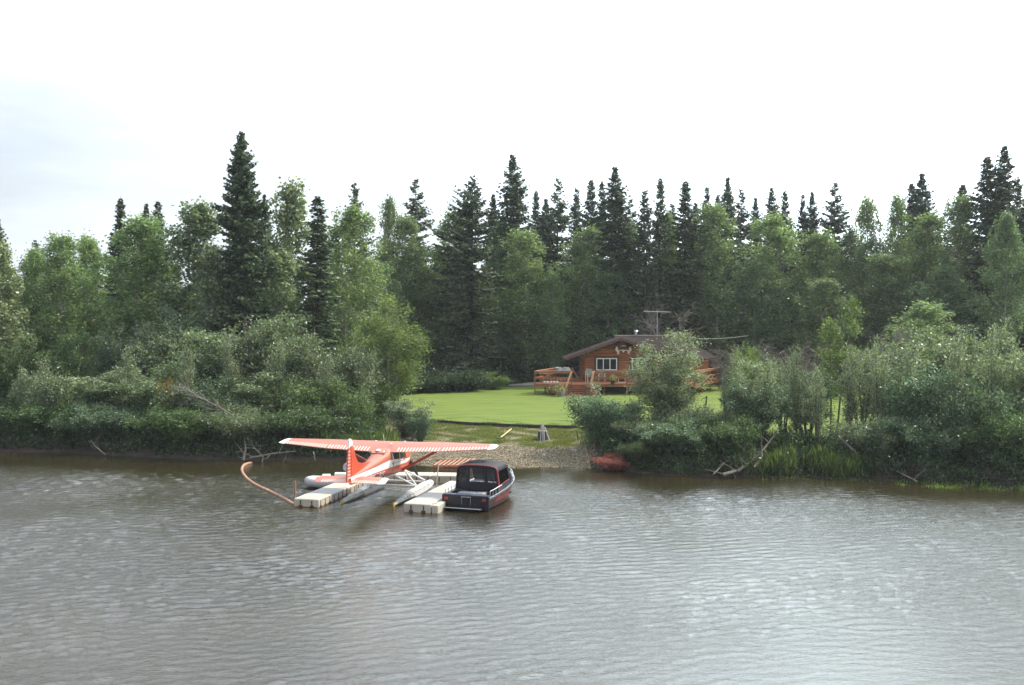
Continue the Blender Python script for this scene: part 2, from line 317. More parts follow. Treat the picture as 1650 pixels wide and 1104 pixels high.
# ------------------------------------------------------------------ vegetation builders
def unit(a): return a / np.maximum(np.linalg.norm(a, axis=-1, keepdims=True), 1e-9)
def blades(cs, size, rs, aspect=.55, up=0.0, dirs=None):
    """one four-cornered blade at each centre; returns V, F"""
    n = len(cs); u = rs.randn(n, 3); u[:, 2] += up
    if dirs is not None: u = dirs + .35 * rs.randn(n, 3)
    u = unit(u); w = unit(np.cross(u, rs.randn(n, 3))); s = (size * (.6 + .8 * rs.rand(n)))[:, None]
    a = cs - u * s * .5; b_ = cs + w * s * aspect * .5; c_ = cs + u * s * .5; d_ = cs - w * s * aspect * .5
    V = np.stack([a, b_, c_, d_], 1).reshape(-1, 3); return V, np.arange(4 * n).reshape(-1, 4)
def limb_tubes(segs, n=4):
    """segs: list of (points (k,3), r0, r1) -> V,F with square-ish section tubes"""
    Vs = []; Fs = []; off = 0
    for pts, r0, r1 in segs:
        pts = np.asarray(pts, float); k = len(pts); d = unit(np.gradient(pts, axis=0)); ref = np.where(np.abs(d[:, 2:3]) < .9, [[0, 0, 1.]], [[1., 0, 0]])
        u = unit(np.cross(d, ref)); w = np.cross(d, u); r = np.linspace(r0, r1, k)[:, None]
        ring = [pts + (u * math.cos(2 * math.pi * j / n) + w * math.sin(2 * math.pi * j / n)) * r for j in range(n)]
        Vs.append(np.stack(ring, 1).reshape(-1, 3))
        for j in range(n):
            a = np.arange(k - 1) * n + j; b2 = np.arange(k - 1) * n + (j + 1) % n
            Fs.append(np.stack([a, b2, b2 + n, a + n], -1) + off)
        off += k * n
    return np.concatenate(Vs), np.concatenate(Fs)

def make_broadleaf(seed, H, RAD, base=.3, nl=46, per=75, leaf=.15, prof=None, lean=.02, trunk_r=.13, sub=6, clump=.42, droop=.0, bark='birch_bark', wob=.35, stems=1, aspect=.6):
    rs = np.random.RandomState(seed); segs = []; cl = []
    prof = prof or (lambda t: math.sin(math.pi * min(1, (t * .93 + .12)) ** 1.0) ** .7)
    for st in range(stems):
        ox, oy = (0, 0) if stems == 1 else rs.randn(2) * RAD * .16
        tl = rs.randn(2) * lean + (0 if stems == 1 else 1) * np.array([ox, oy]) / H * 1.2; h = H * (1 if st == 0 else .72 + .25 * rs.rand())
        zz = np.linspace(0, 1, 12); px = ox + tl[0] * h * zz + .012 * h * np.sin(zz * 5 + rs.rand() * 6) * zz; py = oy + tl[1] * h * zz + .012 * h * np.sin(zz * 4 + rs.rand() * 6) * zz
        tr = np.stack([px, py, zz * h], -1); segs.append((tr, trunk_r, trunk_r * .12))
        n = int(nl / stems)
        for i_ in range(n):
            t = ((i_ + rs.rand()) / n); hh = base + (1 - base) * t; az = i_ * 2.4 + rs.rand() * .9
            r = RAD * max(prof(t), .08) * (.62 + .5 * rs.rand()) / (1 if stems == 1 else 1.25)
            p0 = np.array([np.interp(hh, zz, tr[:, k]) for k in range(3)]); el = R(34 + 34 * t + 9 * rs.randn())
            dr = np.array([math.cos(az), math.sin(az), 0]); q = np.linspace(0, 1, 6)[:, None]
            rise = r * math.tan(min(el, 1.15)) * (q - .25 * q * q) - droop * r * q ** 2.5
            p0[2] = min(p0[2], h * .985)
            pts = p0 + dr * r * q + np.array([0, 0, 1]) * np.minimum(rise, (h * 1.0 - p0[2]) * q + .1); pts[1:] += rs.randn(5, 3) * r * .035
            segs.append((pts, trunk_r * .32 * (1 - .7 * t) + .008, .006))
            m = max(2, int(sub * (.5 + r / RAD)))
            for j in range(m):
                qq = .35 + .65 * (j + rs.rand()) / m; c0 = np.array([np.interp(qq, q[:, 0], pts[:, k]) for k in range(3)])
                off = rs.randn(3) * wob * (.35 + .4 * r / RAD) * np.array([1, 1, .8]) * (RAD / 2.6); tip = c0 + off; tip[2] -= droop * .3 * abs(rs.randn())
                if j % 2 == 0: segs.append((np.stack([c0, (c0 + tip) / 2 + rs.randn(3) * .04, tip]), .014, .004))
                cl.append((tip, clump * (.6 + .7 * rs.rand())))
    cs = []
    for c_, s_ in cl:
        k = int(per * (s_ / clump) ** 1.5 * (.6 + .8 * rs.rand())); q = rs.randn(k, 3) * s_ * np.array([.42, .42, .66]); q[:, 2] -= droop * np.abs(rs.randn(k)) * s_ * .8
        cs.append(c_ + q)
    cs = np.concatenate(cs); cs = cs[(cs[:, 2] > .05)]
    V, F_ = blades(cs, leaf, rs, aspect); TV, TF = limb_tubes(segs, 5)
    return (V, F_), (TV, TF)

def make_spruce(seed, H, RAD, dens=1.0, base=.04, skew=0, sparse=0, club=.0, droop=.25, gap=.33):
    rs = np.random.RandomState(seed); segs = [(np.stack([[0, 0, 0], [.02, 0, H * .5], [0, .02, H]]).astype(float), H * .011, .012)]
    A = []; B = []; W = []; z = H * base
    while z < H - .12:
        t = z / H; env = RAD * (.85 * min(1, (1 - t) / .34) ** .82 + .15 * (1 - t)) * (1 + .12 * math.sin(z * 2.1 + seed))
        if club and t > 1 - club: env *= 1.12 + .2 * math.sin((t - 1 + club) / club * 3.14)
        env = max(env, .07); nb = int(rs.randint(6, 9) * (1 if t < .9 else .8))
        for k in range(nb):
            if rs.rand() < sparse: continue
            az = rs.rand() * 6.28; L = env * (.55 + .6 * rs.rand()) * (1 + skew * math.cos(az)); d = np.array([math.cos(az), math.sin(az), 0])
            nseg = max(3, int(L / .14 * dens)); s_ = (np.arange(nseg) + rs.rand(nseg)) / nseg
            el = .55 * max(0, t - .55) / .45 - droop * (1 - t); 
            ax = lambda q: np.outer(q * L, d) + np.outer(L * (el * q - .10 * q + .22 * q ** 2.2), [0, 0, 1.])
            p = ax(s_) + np.array([0, 0, z])
            if L > .5: segs.append((ax(np.linspace(0, .9, 4)) + np.array([0, 0, z]), .012 + .01 * L, .006))
            for side in (-1, 1, 0):
                m_ = len(p); sd_ = np.array([-d[1], d[0], 0]) * side
                dr = d * (.55 + .3 * rs.rand(m_, 1)) + sd_ * (.9 + .2 * rs.rand(m_, 1)) + np.array([0, 0, 1]) * (-.32 + .22 * rs.randn(m_, 1)) if side else d + np.array([0, 0, 1.]) * (-.5 + .5 * rs.randn(m_, 1))
                ln = (.07 + min(.10, L * .25) + .42 * L * (1 - s_) ** .8 * .5 + .08 * rs.rand(m_)) * (1 if side else .8); ln = np.minimum(ln, .5)
                A.append(p); B.append(p + unit(dr) * ln[:, None]); W.append(.045 + .05 * rs.rand(m_) + .02 * L)
        z += gap * (.7 + .6 * rs.rand()) * (1 - .70 * t)
    A = np.concatenate(A); B = np.concatenate(B); W = np.concatenate(W)[:, None]; n = len(A)
    w = unit(np.cross(B - A, rs.randn(n, 3) * .6 + np.array([0, 0, 1.]))) * W; mid = A * .45 + B * .55
    V = np.stack([A, mid + w, B, mid - w], 1).reshape(-1, 3)
    top = [(np.array([0, 0, H]), )]
    TV, TF = limb_tubes(segs, 5); return (V, np.arange(4 * n).reshape(-1, 4)), (TV, TF)

def make_willow(seed, H, RAD, stems=9, per=60, leaf=.11, low=.12, clump=.34, sub=5, wob=.5, upright=.5, aspect=.45, sparse=0., nb=7):
    rs = np.random.RandomState(seed); segs = []; cl = []
    for s_ in range(stems):
        az = s_ * 2.4 + rs.rand(); sp = RAD * (.15 + .85 * rs.rand() ** .7) * (1 - upright * .3); h = H * (.68 + .34 * rs.rand()) * (1 - .28 * (sp / RAD) ** 2)
        b0 = np.array([math.cos(az), math.sin(az), 0]) * RAD * .14 * rs.rand(); d = np.array([math.cos(az), math.sin(az), 0]); q = np.linspace(0, 1, 8)[:, None]
        pts = b0 + d * sp * q ** 1.3 + np.array([0, 0, h]) * q ** .9 + rs.randn(8, 3) * .05 * q * RAD * .5; segs.append((pts, .05 + .03 * rs.rand(), .012))
        for k in range(nb):
            qq = low + (1 - low) * (k + rs.rand()) / nb; p0 = np.array([np.interp(qq, q[:, 0], pts[:, j]) for j in range(3)]); a2 = rs.rand() * 6.28
            L = RAD * (.22 + .26 * rs.rand()) * (1.15 - .6 * qq); dd = unit(np.array([math.cos(a2), math.sin(a2), .5 + .7 * rs.rand()])); e = p0 + dd * L
            segs.append((np.stack([p0, p0 + dd * L * .5 + rs.randn(3) * .05, e]), .018, .006))
            if rs.rand() < sparse: continue
            for j in range(sub):
                c0 = p0 + (e - p0) * (.3 + .75 * rs.rand()) + rs.randn(3) * wob * .3; cl.append((c0, clump * (.6 + .8 * rs.rand())))
    cs = []
    for c_, s_ in cl:
        k = int(per * (.5 + rs.rand())); cs.append(c_ + rs.randn(k, 3) * s_ * np.array([.5, .5, .55]))
    cs = np.concatenate(cs) if cs else np.zeros((1, 3)); cs = cs[cs[:, 2] > .02]
    V, F_ = blades(cs, leaf, rs, aspect, .4); TV, TF = limb_tubes(segs, 4); return (V, F_), (TV, TF)

def make_bare(seed, H, RAD, stems=7, twigs=12, fine=9):
    rs = np.random.RandomState(seed); segs = []
    for s_ in range(stems):
        az = s_ * 2.4 + rs.rand(); sp = RAD * (.2 + .7 * rs.rand()); h = H * (.65 + .35 * rs.rand()); d = np.array([math.cos(az), math.sin(az), 0]); q = np.linspace(0, 1, 7)[:, None]
        pts = d * sp * q ** 1.3 + np.array([0, 0, h]) * q + rs.randn(7, 3) * .05 * q * RAD; segs.append((pts, .05, .012))
        for k in range(twigs):
            qq = .2 + .8 * rs.rand(); p0 = np.array([np.interp(qq, q[:, 0], pts[:, j]) for j in range(3)]); dd = unit(np.array([*(rs.randn(2)), .5 + .6 * rs.rand()])); L = RAD * (.3 + .4 * rs.rand())
            mid = p0 + dd * L * .5 + rs.randn(3) * .06; e = p0 + dd * L + rs.randn(3) * .1; segs.append((np.stack([p0, mid, e]), .03, .012))
            for m_ in range(fine):
                o_ = p0 + (e - p0) * rs.rand(); dd2 = unit(dd + rs.randn(3) * .8); segs.append((np.stack([o_, o_ + dd2 * L * (.25 + .3 * rs.rand())]), .017, .009))
    return limb_tubes(segs, 3)

def proto(name, parts, leaf_m, bark_m, pct=88):
    (V, F_), (TV, TF) = parts
    return dict(crown=np_mesh(name + '_crown', V, F_, M[leaf_m]), trunk=np_mesh(name + '_trunk', TV, TF, M[bark_m], True), H=float(np.percentile(V[:, 2], 99.7)), R=float(np.percentile(np.hypot(V[:, 0], V[:, 1]), pct)), raw=(V, F_), leaf=leaf_m)
def relief(p, leaf_m):                     # the same crown in another leaf colour
    q = dict(p); me = p['crown'].copy(); me.materials.clear(); me.materials.append(M[leaf_m]); q['crown'] = me; return q

def plant(name, p, px, ptop, D, wpx, label, cat, group, rz=0, base=None, lean=0, crown_name='crown', trunk_name='trunk', pbase=None):
    """stand a plant at photo column px, its tip at row ptop, D metres off"""
    q = P(px, ptop, D=D); x = q.x; z0 = gz(x, D) - .08 if base is None else base
    h = q.z - z0; r = wpx / 2 / F * D
    o = thing(name, label, cat, (x, D, z0), rz, group)
    s = (r / p['R'], r / p['R'], h / p['H']); o.scale = s
    if lean: o.rotation_euler = (0, lean, rz)
    link(trunk_name, p['trunk'], o); link(crown_name, p['crown'], o)
    return o

# ------------------------------------------------------------------ plant prototypes
oval = lambda t: math.sin(math.pi * min(1, t * .90 + .13)) ** .75
cone = lambda t: (1 - t) ** .6 * min(1, t * 5 + .45)
tall = lambda t: min(1, .55 + 1.2 * t) * (1 - t) ** .45 + .06
BI = [proto('birch_%d' % k, make_broadleaf(10 + k, 16 + k % 3, 2.5 + .2 * (k % 2), base=.14, nl=58, per=46, leaf=.215, prof=[tall, oval, tall, cone, oval][k], droop=.25, clump=.50, wob=.5), ['birch', 'birch', 'birch_dark', 'birch', 'birch_dark'][k], 'birch_bark') for k in range(5)]
AS = [proto('aspen_%d' % k, make_broadleaf(30 + k, 15, 2.3, base=.2, nl=48, per=40, leaf=.21, prof=[tall, cone][k], clump=.5, wob=.5, aspect=.85), 'aspen', 'birch_bark') for k in range(2)]
SP = [proto('spruce_%d' % k, make_spruce(50 + k, 15, [1.5, 1.25, 1.75, 1.35, 1.1][k], dens=1.0, club=[0, .05, 0, 0, .12][k], sparse=[.18, .26, .34, .22, .28][k], gap=[.3, .33, .42, .3, .3][k]), 'spruce', 'spruce_bark') for k in range(5)]
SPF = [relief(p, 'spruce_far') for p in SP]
BIG = proto('big_spruce', make_spruce(71, 17, 2.2, dens=1.5, base=.12, gap=.27, droop=.35), 'spruce', 'spruce_bark')
WIDE = proto('wide_spruce', make_spruce(76, 18, 3.6, dens=.95, base=.08, gap=.52, sparse=.28, skew=.25, droop=.3), 'spruce', 'spruce_bark')
WI = [proto('willow_%d' % k, make_willow(90 + k, 5.2, 2.2, stems=9 + k % 3, per=46, leaf=.14, sub=6, low=[.2, .14, .3][k], upright=.8, wob=.8, clump=.27, sparse=.12), 'willow', 'bark', 95) for k in range(3)]
WA = proto('airy_willow', make_willow(97, 5.5, 1.9, stems=8, per=34, leaf=.125, sub=4, low=.3, sparse=.25), 'willow_grey', 'bark', 95)
WHERO = proto('riverside_willow', make_willow(101, 8.0, 2.3, stems=12, per=50, leaf=.125, sub=6, low=.03, nb=9, upright=.8, clump=.36), 'willow_pale', 'bark', 95)
LO = [proto('low_shrub_%d' % k, make_willow(140 + k, 2.7, 2.1, stems=20, per=46, leaf=.13, sub=5, low=.0, nb=6, upright=.15, clump=.34, wob=.6), ['shrub', 'willow', 'willow_blue'][k], 'bark', 93) for k in range(3)]
SPRIG = proto('sapling', make_willow(150, 6.0, .85, stems=5, per=26, leaf=.12, sub=4, low=.3, nb=11, upright=.9, clump=.3, sparse=.15), 'willow_grey', 'bark', 95)
BUSH = proto('leafy_bush', make_willow(103, 3.6, 2.1, stems=16, per=56, leaf=.13, sub=6, low=.0, nb=7, upright=.1, clump=.4), 'willow_blue', 'bark', 95)
YOUNG = proto('young_birch', make_broadleaf(111, 9.5, 2.4, base=.14, nl=46, per=85, leaf=.12, prof=tall, trunk_r=.08, stems=3, clump=.5), 'birch_yellow_green', 'birch_bark')
SAP = proto('slim_birch', make_broadleaf(115, 9.5, 1.1, base=.28, nl=26, per=55, leaf=.11, prof=oval, trunk_r=.06, stems=2, clump=.38), 'birch_yellow_green', 'bark')
bv = make_bare(121, 4.6, 2.0); BARE = dict(t=np_mesh('bare_branches', bv[0], bv[1], M['dead_wood']), H=float(bv[0][:, 2].max()), R=float(np.percentile(np.hypot(bv[0][:, 0], bv[0][:, 1]), 96)))

G_SP = 'spruces standing in the wood'; G_BI = 'birches and aspens of the wood'; G_SH = 'willows and shrubs along the bank'
# spruces: photo column, tip row, distance, crown width in photo pixels, prototype, label
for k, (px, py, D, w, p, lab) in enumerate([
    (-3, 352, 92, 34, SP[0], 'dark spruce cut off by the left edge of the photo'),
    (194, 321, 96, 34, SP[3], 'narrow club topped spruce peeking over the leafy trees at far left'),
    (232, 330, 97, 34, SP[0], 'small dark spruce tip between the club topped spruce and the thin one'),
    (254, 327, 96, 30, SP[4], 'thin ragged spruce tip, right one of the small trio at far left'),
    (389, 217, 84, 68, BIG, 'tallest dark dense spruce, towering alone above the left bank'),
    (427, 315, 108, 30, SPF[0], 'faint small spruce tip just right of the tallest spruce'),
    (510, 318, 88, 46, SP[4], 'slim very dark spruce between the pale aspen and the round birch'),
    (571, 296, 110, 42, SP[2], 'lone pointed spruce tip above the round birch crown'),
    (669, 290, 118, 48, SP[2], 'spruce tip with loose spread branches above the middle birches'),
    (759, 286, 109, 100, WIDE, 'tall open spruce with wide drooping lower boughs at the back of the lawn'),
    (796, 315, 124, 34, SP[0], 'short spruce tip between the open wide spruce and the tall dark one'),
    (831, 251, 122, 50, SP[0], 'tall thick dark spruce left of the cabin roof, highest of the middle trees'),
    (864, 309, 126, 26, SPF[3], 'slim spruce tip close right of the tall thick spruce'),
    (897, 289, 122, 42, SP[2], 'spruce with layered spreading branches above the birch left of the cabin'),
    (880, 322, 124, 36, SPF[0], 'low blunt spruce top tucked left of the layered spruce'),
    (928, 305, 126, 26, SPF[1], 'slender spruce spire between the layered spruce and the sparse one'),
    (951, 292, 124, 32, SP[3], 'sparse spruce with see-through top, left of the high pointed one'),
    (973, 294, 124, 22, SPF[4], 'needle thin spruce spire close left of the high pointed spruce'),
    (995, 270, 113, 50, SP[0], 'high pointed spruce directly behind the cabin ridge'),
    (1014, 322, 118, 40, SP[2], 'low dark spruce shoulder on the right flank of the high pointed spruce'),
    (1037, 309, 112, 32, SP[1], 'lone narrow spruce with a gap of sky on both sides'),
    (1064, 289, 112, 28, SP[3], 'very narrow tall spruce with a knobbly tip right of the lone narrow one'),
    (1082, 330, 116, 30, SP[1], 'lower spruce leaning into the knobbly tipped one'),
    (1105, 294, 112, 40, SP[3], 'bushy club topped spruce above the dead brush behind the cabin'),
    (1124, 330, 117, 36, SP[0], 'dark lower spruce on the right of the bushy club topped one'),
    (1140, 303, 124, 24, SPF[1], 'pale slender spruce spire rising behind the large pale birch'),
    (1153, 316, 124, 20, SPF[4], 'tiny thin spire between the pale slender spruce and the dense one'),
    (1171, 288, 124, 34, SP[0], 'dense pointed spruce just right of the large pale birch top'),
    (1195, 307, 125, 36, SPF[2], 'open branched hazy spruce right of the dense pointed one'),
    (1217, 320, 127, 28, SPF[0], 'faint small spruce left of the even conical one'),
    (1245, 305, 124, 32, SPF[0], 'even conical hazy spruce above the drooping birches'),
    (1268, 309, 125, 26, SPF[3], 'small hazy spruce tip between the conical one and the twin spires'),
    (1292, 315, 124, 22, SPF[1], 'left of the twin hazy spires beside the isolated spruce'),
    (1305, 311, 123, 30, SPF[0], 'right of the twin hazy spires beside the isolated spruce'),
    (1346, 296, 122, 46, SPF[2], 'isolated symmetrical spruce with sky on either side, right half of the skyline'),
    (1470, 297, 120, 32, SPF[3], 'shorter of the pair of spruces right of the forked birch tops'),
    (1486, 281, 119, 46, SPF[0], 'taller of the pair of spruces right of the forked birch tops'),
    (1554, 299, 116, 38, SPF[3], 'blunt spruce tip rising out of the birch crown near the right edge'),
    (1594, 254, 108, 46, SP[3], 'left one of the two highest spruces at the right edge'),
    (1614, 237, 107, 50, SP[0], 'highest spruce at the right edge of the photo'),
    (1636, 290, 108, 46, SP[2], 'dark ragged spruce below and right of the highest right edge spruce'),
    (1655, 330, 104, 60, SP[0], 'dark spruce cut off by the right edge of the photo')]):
    plant('spruce', p, px, py, D, w * (1.05 if p is BIG else 1.0 if p is WIDE else 1.3), lab, 'spruce tree', G_SP, rz=k * 1.7, lean=0 if p is BIG else math.sin(k * 2.7) * .014)

for k, (px, py, D, w, p, lab) in enumerate([
    (2, 392, 88, 90, AS[1], 'grey green open crowned aspen at the left edge'),
    (100, 378, 92, 92, BI[0], 'rounded green birch left of the skyline dip at far left'),
    (150, 384, 97, 80, BI[1], 'smaller birch filling in between the two broad left birches'),
    (212, 350, 88, 132, BI[0], 'broad bright green birch under the trio of small spruce tips'),
    (60, 402, 98, 80, BI[3], 'low dark birch behind the open aspen at far left'),
    (312, 328, 88, 128, AS[0], 'large pale leaved aspen left of the tallest spruce'),
    (345, 405, 84, 84, AS[1], 'light leaved aspen with a bright right side in front of the tallest spruce'),
    (463, 294, 90, 104, AS[1], 'tall airy aspen with wispy top between two dark spruces'),
    (446, 405, 86, 90, AS[0], 'lower aspen showing grey trunks left of the slim dark spruce'),
    (552, 335, 94, 124, BI[1], 'full round birch with pale trunk below the lone pointed spruce tip'),
    (628, 320, 110, 62, BI[3], 'narrow birch with a thin ragged tip at the notch of the skyline'),
    (655, 350, 112, 90, BI[2], 'dense birch directly under the loosely branched spruce tip'),
    (722, 340, 112, 92, BI[0], 'birch with pale top left of the wide open spruce'),
    (605, 420, 104, 90, BI[2], 'dark mid height birch behind the young birch clump'),
    (690, 430, 114, 100, BI[4], 'deep green shaded birch at the left back corner of the lawn'),
    (795, 366, 122, 70, BI[1], 'rounded pale birch crown behind the wide open spruce'),
    (852, 371, 114, 104, BI[0], 'bright birch with a clear grey trunk behind the deck corner'),
    (893, 440, 112, 60, BI[1], 'low leaning birch at the right flank of the bright birch'),
    (936, 369, 116, 110, BI[1], 'wide domed birch right behind the cabin chimney side'),
    (1015, 360, 114, 62, BI[3], 'slim birch in front of the high pointed spruce'),
    (985, 440, 112, 90, BI[2], 'dark broad birch crown filling the gap behind the gable'),
    (1080, 345, 114, 54, BI[3], 'slim green birch between the narrow spruces'),
    (1160, 330, 112, 104, BI[0], 'large pale birch with a straight white trunk right of the cabin'),
    (1110, 400, 116, 80, BI[4], 'shaded birch behind the dead brush'),
    (1215, 420, 112, 90, BI[2], 'shaded low birch right of the large pale birch'),
    (1262, 346, 114, 130, BI[1], 'broad drooping birch showing a bent bare limb'),
    (1325, 375, 115, 90, BI[0], 'birch sloping down under the isolated spruce'),
    (1402, 322, 116, 78, BI[3], 'tall left hand birch of the forked pair with sky showing through'),
    (1375, 370, 119, 80, BI[4], 'shaded birch left of the forked pair'),
    (1446, 318, 117, 66, BI[1], 'right hand birch of the forked pair with feathery top'),
    (1486, 345, 113, 92, BI[0], 'domed birch below the pair of spruces'),
    (1430, 410, 111, 110, BI[2], 'dark wide birch crown under the forked pair'),
    (1550, 318, 110, 96, BI[2], 'big dark birch around the blunt spruce tip'),
    (1617, 345, 98, 98, BI[4], 'nearer birch with layered branches and a pale trunk at the right edge'),
    (1530, 430, 106, 110, BI[4], 'low shaded birch behind the grey willows on the right'),
    (1330, 450, 108, 100, BI[2], 'low shaded birch behind the slim riverside birch'),
    (265, 420, 92, 100, BI[4], 'shaded birch in the dark hollow above the pale willow dome'),
    (780, 450, 116, 90, BI[4], 'shaded birch low behind the wide open spruce'),
    (830, 470, 119, 110, BI[2], 'dark birch filling in low between wide spruce and bright birch')]):
    plant('aspen' if 'aspen' in lab else 'birch', p, px, py, D, w * .80, lab, 'aspen tree' if 'aspen' in lab else 'birch tree', G_BI, rz=k * 2.1)

WP = [relief(w_, 'willow_pale') for w_ in WI]; WG = [relief(w_, 'willow_grey') for w_ in WI]; WB = [relief(w_, 'willow_blue') for w_ in WI]; WS = [relief(w_, 'shrub') for w_ in WI]
for k, (px, py, D, w, p, name, cat, lab) in enumerate([
    (22, 545, 76, 90, WS[0], 'shrub', 'shrub', 'light green tall shrub at the left edge of the bank'),
    (50, 595, 74, 70, WG[2], 'shrub', 'shrub', 'grey brown thin shrub with bare lower stems near the left edge'),
    (118, 540, 79, 90, WS[1], 'shrub', 'shrub', 'leafy yellow green shrub with a pointed top at far left'),
    (95, 605, 73.5, 110, LO[1], 'willow', 'willow', 'broad willow low on the bank below the pointed yellow green shrub'),
    (165, 600, 74, 120, WI[0], 'willow', 'willow', 'spreading willow overhanging the bank at the white speck in the water'),
    (190, 545, 80, 70, WB[2], 'willow', 'willow', 'small silvery willow top left of the pale willow dome'),
    (240, 522, 80, 110, WP[0], 'willow', 'willow', 'pale yellowish willow dome in front of the dark hollow'),
    (290, 495, 82, 90, WB[0], 'willow', 'willow', 'smooth blue green willow dome below the light leaved aspen'),
    (245, 590, 74, 120, WI[2], 'willow', 'willow', 'green willow with bare grey twigs above the darkest bank hollow'),
    (330, 535, 76, 120, WI[1], 'willow', 'willow', 'wide grey green willow behind the fallen dead tree'),
    (400, 520, 77, 120, WG[0], 'willow', 'willow', 'tall grey leaved willow under the aspen trunks'),
    (340, 608, 71.5, 110, LO[2], 'willow', 'willow', 'low willow beneath the arch of the fallen dead tree'),
    (455, 515, 76, 120, WI[1], 'willow', 'willow', 'grey green willow above the left wing tip of the seaplane'),
    (430, 600, 72.5, 120, WI[0], 'willow', 'willow', 'leafy willow standing right at the end of the fallen dead tree'),
    (515, 540, 75, 110, WI[2], 'willow', 'willow', 'speckled willow left of the young birch clump'),
    (505, 612, 71.5, 100, LO[0], 'shrub', 'shrub', 'dark shaded shrub behind the left wing of the seaplane'),
    (565, 560, 75, 90, WG[2], 'willow', 'willow', 'brownish see-through willow leaning on the young birch clump'),
    (555, 635, 71.5, 80, LO[0], 'shrub', 'shrub', 'low dense green shrub above the seaplane tail'),
    (652, 642, 71.5, 66, WG[0], 'willow', 'willow', 'small silver grey willow bush at the left corner of the beach'),
    (676, 668, 70.5, 42, WB[0], 'willow', 'willow', 'tiny blue green bush at the edge of the beach grass'),
    (268, 610, 71.5, 34, relief(WI[0], 'yellow_leaf'), 'shrub', 'shrub', 'yellow brown leaved shrub beside the fallen dead tree'),
    (745, 598, 101.5, 80, relief(LO[0], 'dark_undergrowth'), 'shrub', 'shrub', 'dark low shrub at the back edge of the lawn'),  # darker leaf, shade at the lawn's back put into the colour
    (793, 600, 103, 44, relief(WI[1], 'birch_yellow_green'), 'shrub', 'shrub', 'small round light green bush at the end of the driveway'),
    (700, 602, 100, 80, relief(LO[0], 'dark_undergrowth'), 'shrub', 'shrub', 'low shaded shrub at the left back corner of the lawn'),  # same darkened leaf colour for the shade
    (975, 640, 66.5, 100, BUSH, 'bush', 'bush', 'dense blue green rounded bush at the right end of the beach'),
    (1028, 668, 64.6, 70, LO[1], 'bush', 'bush', 'green bush between the rounded bush and the tall riverside willow'),
    (1080, 538, 67, 108, WHERO, 'willow', 'willow', 'tall pale willow that hides the right half of the cabin'),
    (1125, 652, 64.5, 80, relief(LO[1], 'willow_grey'), 'willow', 'willow', 'low grey willow at the foot of the tall pale willow'),
    (1212, 582, 68, 84, WP[1], 'willow', 'willow', 'bright willow in front of the deck ramp on the right'),
    (1215, 610, 64, 100, WB[2], 'willow', 'willow', 'green willow above the tangle of drift roots'),
    (1262, 575, 69, 80, WA, 'willow', 'willow', 'airy grey stemmed willow through which the lawn shows'),
    (1300, 600, 67, 90, WB[2], 'willow', 'willow', 'open willow with dark upright stems left of the slim birch'),
    (1392, 560, 66, 96, WA, 'willow', 'willow', 'airy willow right of the slim birch with dark stems'),
    (1440, 555, 67, 110, WG[0], 'willow', 'willow', 'grey leaved willow beside the leaning drift trunk'),
    (1480, 590, 62, 120, WB[0], 'willow', 'willow', 'dense dark green willow above the leaning drift trunk'),
    (1515, 530, 68, 120, WI[0], 'willow', 'willow', 'big grey green willow in the middle of the right hand thicket'),
    (1580, 525, 66, 120, WG[2], 'willow', 'willow', 'silvery purple twigged willow near the right edge'),
    (1560, 606, 60.8, 120, LO[2], 'willow', 'willow', 'low dark willow overhanging the water near the right edge'),
    (1635, 560, 62, 110, WI[0], 'willow', 'willow', 'green willow cut off by the right edge'),
    (1345, 478, 70, 62, SAP, 'birch', 'birch tree', 'slim yellow green birch with drooping crown standing on the right bank'),
    (632, 480, 80, 100, YOUNG, 'birch', 'birch tree', 'clump of bright young birches with three white stems at the left of the lawn'),
    (575, 540, 81, 64, YOUNG, 'birch', 'birch tree', 'lower young birch behind the speckled willow'),
    (1490, 488, 92, 100, BI[1], 'birch', 'birch tree', 'yellowish low birch above the silvery willows'),
    (1215, 560, 72, 60, relief(WI[2], 'birch_yellow_green'), 'shrub', 'shrub', 'yellow green wiry shrub right of the cabin roof end'),
    (989, 732, 62.0, 52, relief(LO[1], 'red_leaf'), 'shrub', 'shrub', 'small red leaved shrub at the waterline under the rounded bush'),
    (1095, 676, 62.2, 110, LO[2], 'shrub', 'shrub', 'low shaded shrub hanging over the water below the tall pale willow'),
    (1170, 672, 61.8, 90, LO[0], 'shrub', 'shrub', 'low green shrub left of the tangle of drift roots'),
    (1400, 672, 61.2, 110, LO[1], 'shrub', 'shrub', 'low shaded shrub under the leaning drift trunk'),
    (1625, 662, 58.6, 120, LO[0], 'shrub', 'shrub', 'low shaded shrub at the waterline by the right edge'),
    (1500, 668, 59.6, 110, LO[2], 'shrub', 'shrub', 'low leafy shrub at the lower end of the leaning drift trunk'),
    (1020, 712, 61.9, 46, LO[0], 'shrub', 'shrub', 'tiny dark shrub on the bank right of the red leaved shrub'),
    (60, 640, 72.4, 120, LO[0], 'shrub', 'shrub', 'low dark shrub at the waterline by the left edge'),
    (160, 652, 70.2, 110, LO[2], 'shrub', 'shrub', 'low shrub drooping to the water below the spreading willow'),
    (290, 655, 69, 120, LO[0], 'shrub', 'shrub', 'low shaded shrub below the yellow brown shrub'),
    (385, 652, 68.2, 100, LO[1], 'shrub', 'shrub', 'low dark shrub behind the driftwood of the left bank'),
    (480, 655, 68.6, 120, LO[0], 'shrub', 'shrub', 'low dark shrub over the water behind the left wing tip')]):
    plant(name, p, px, py, D, w * 1.05, lab, cat, G_SH, rz=k * 1.3)

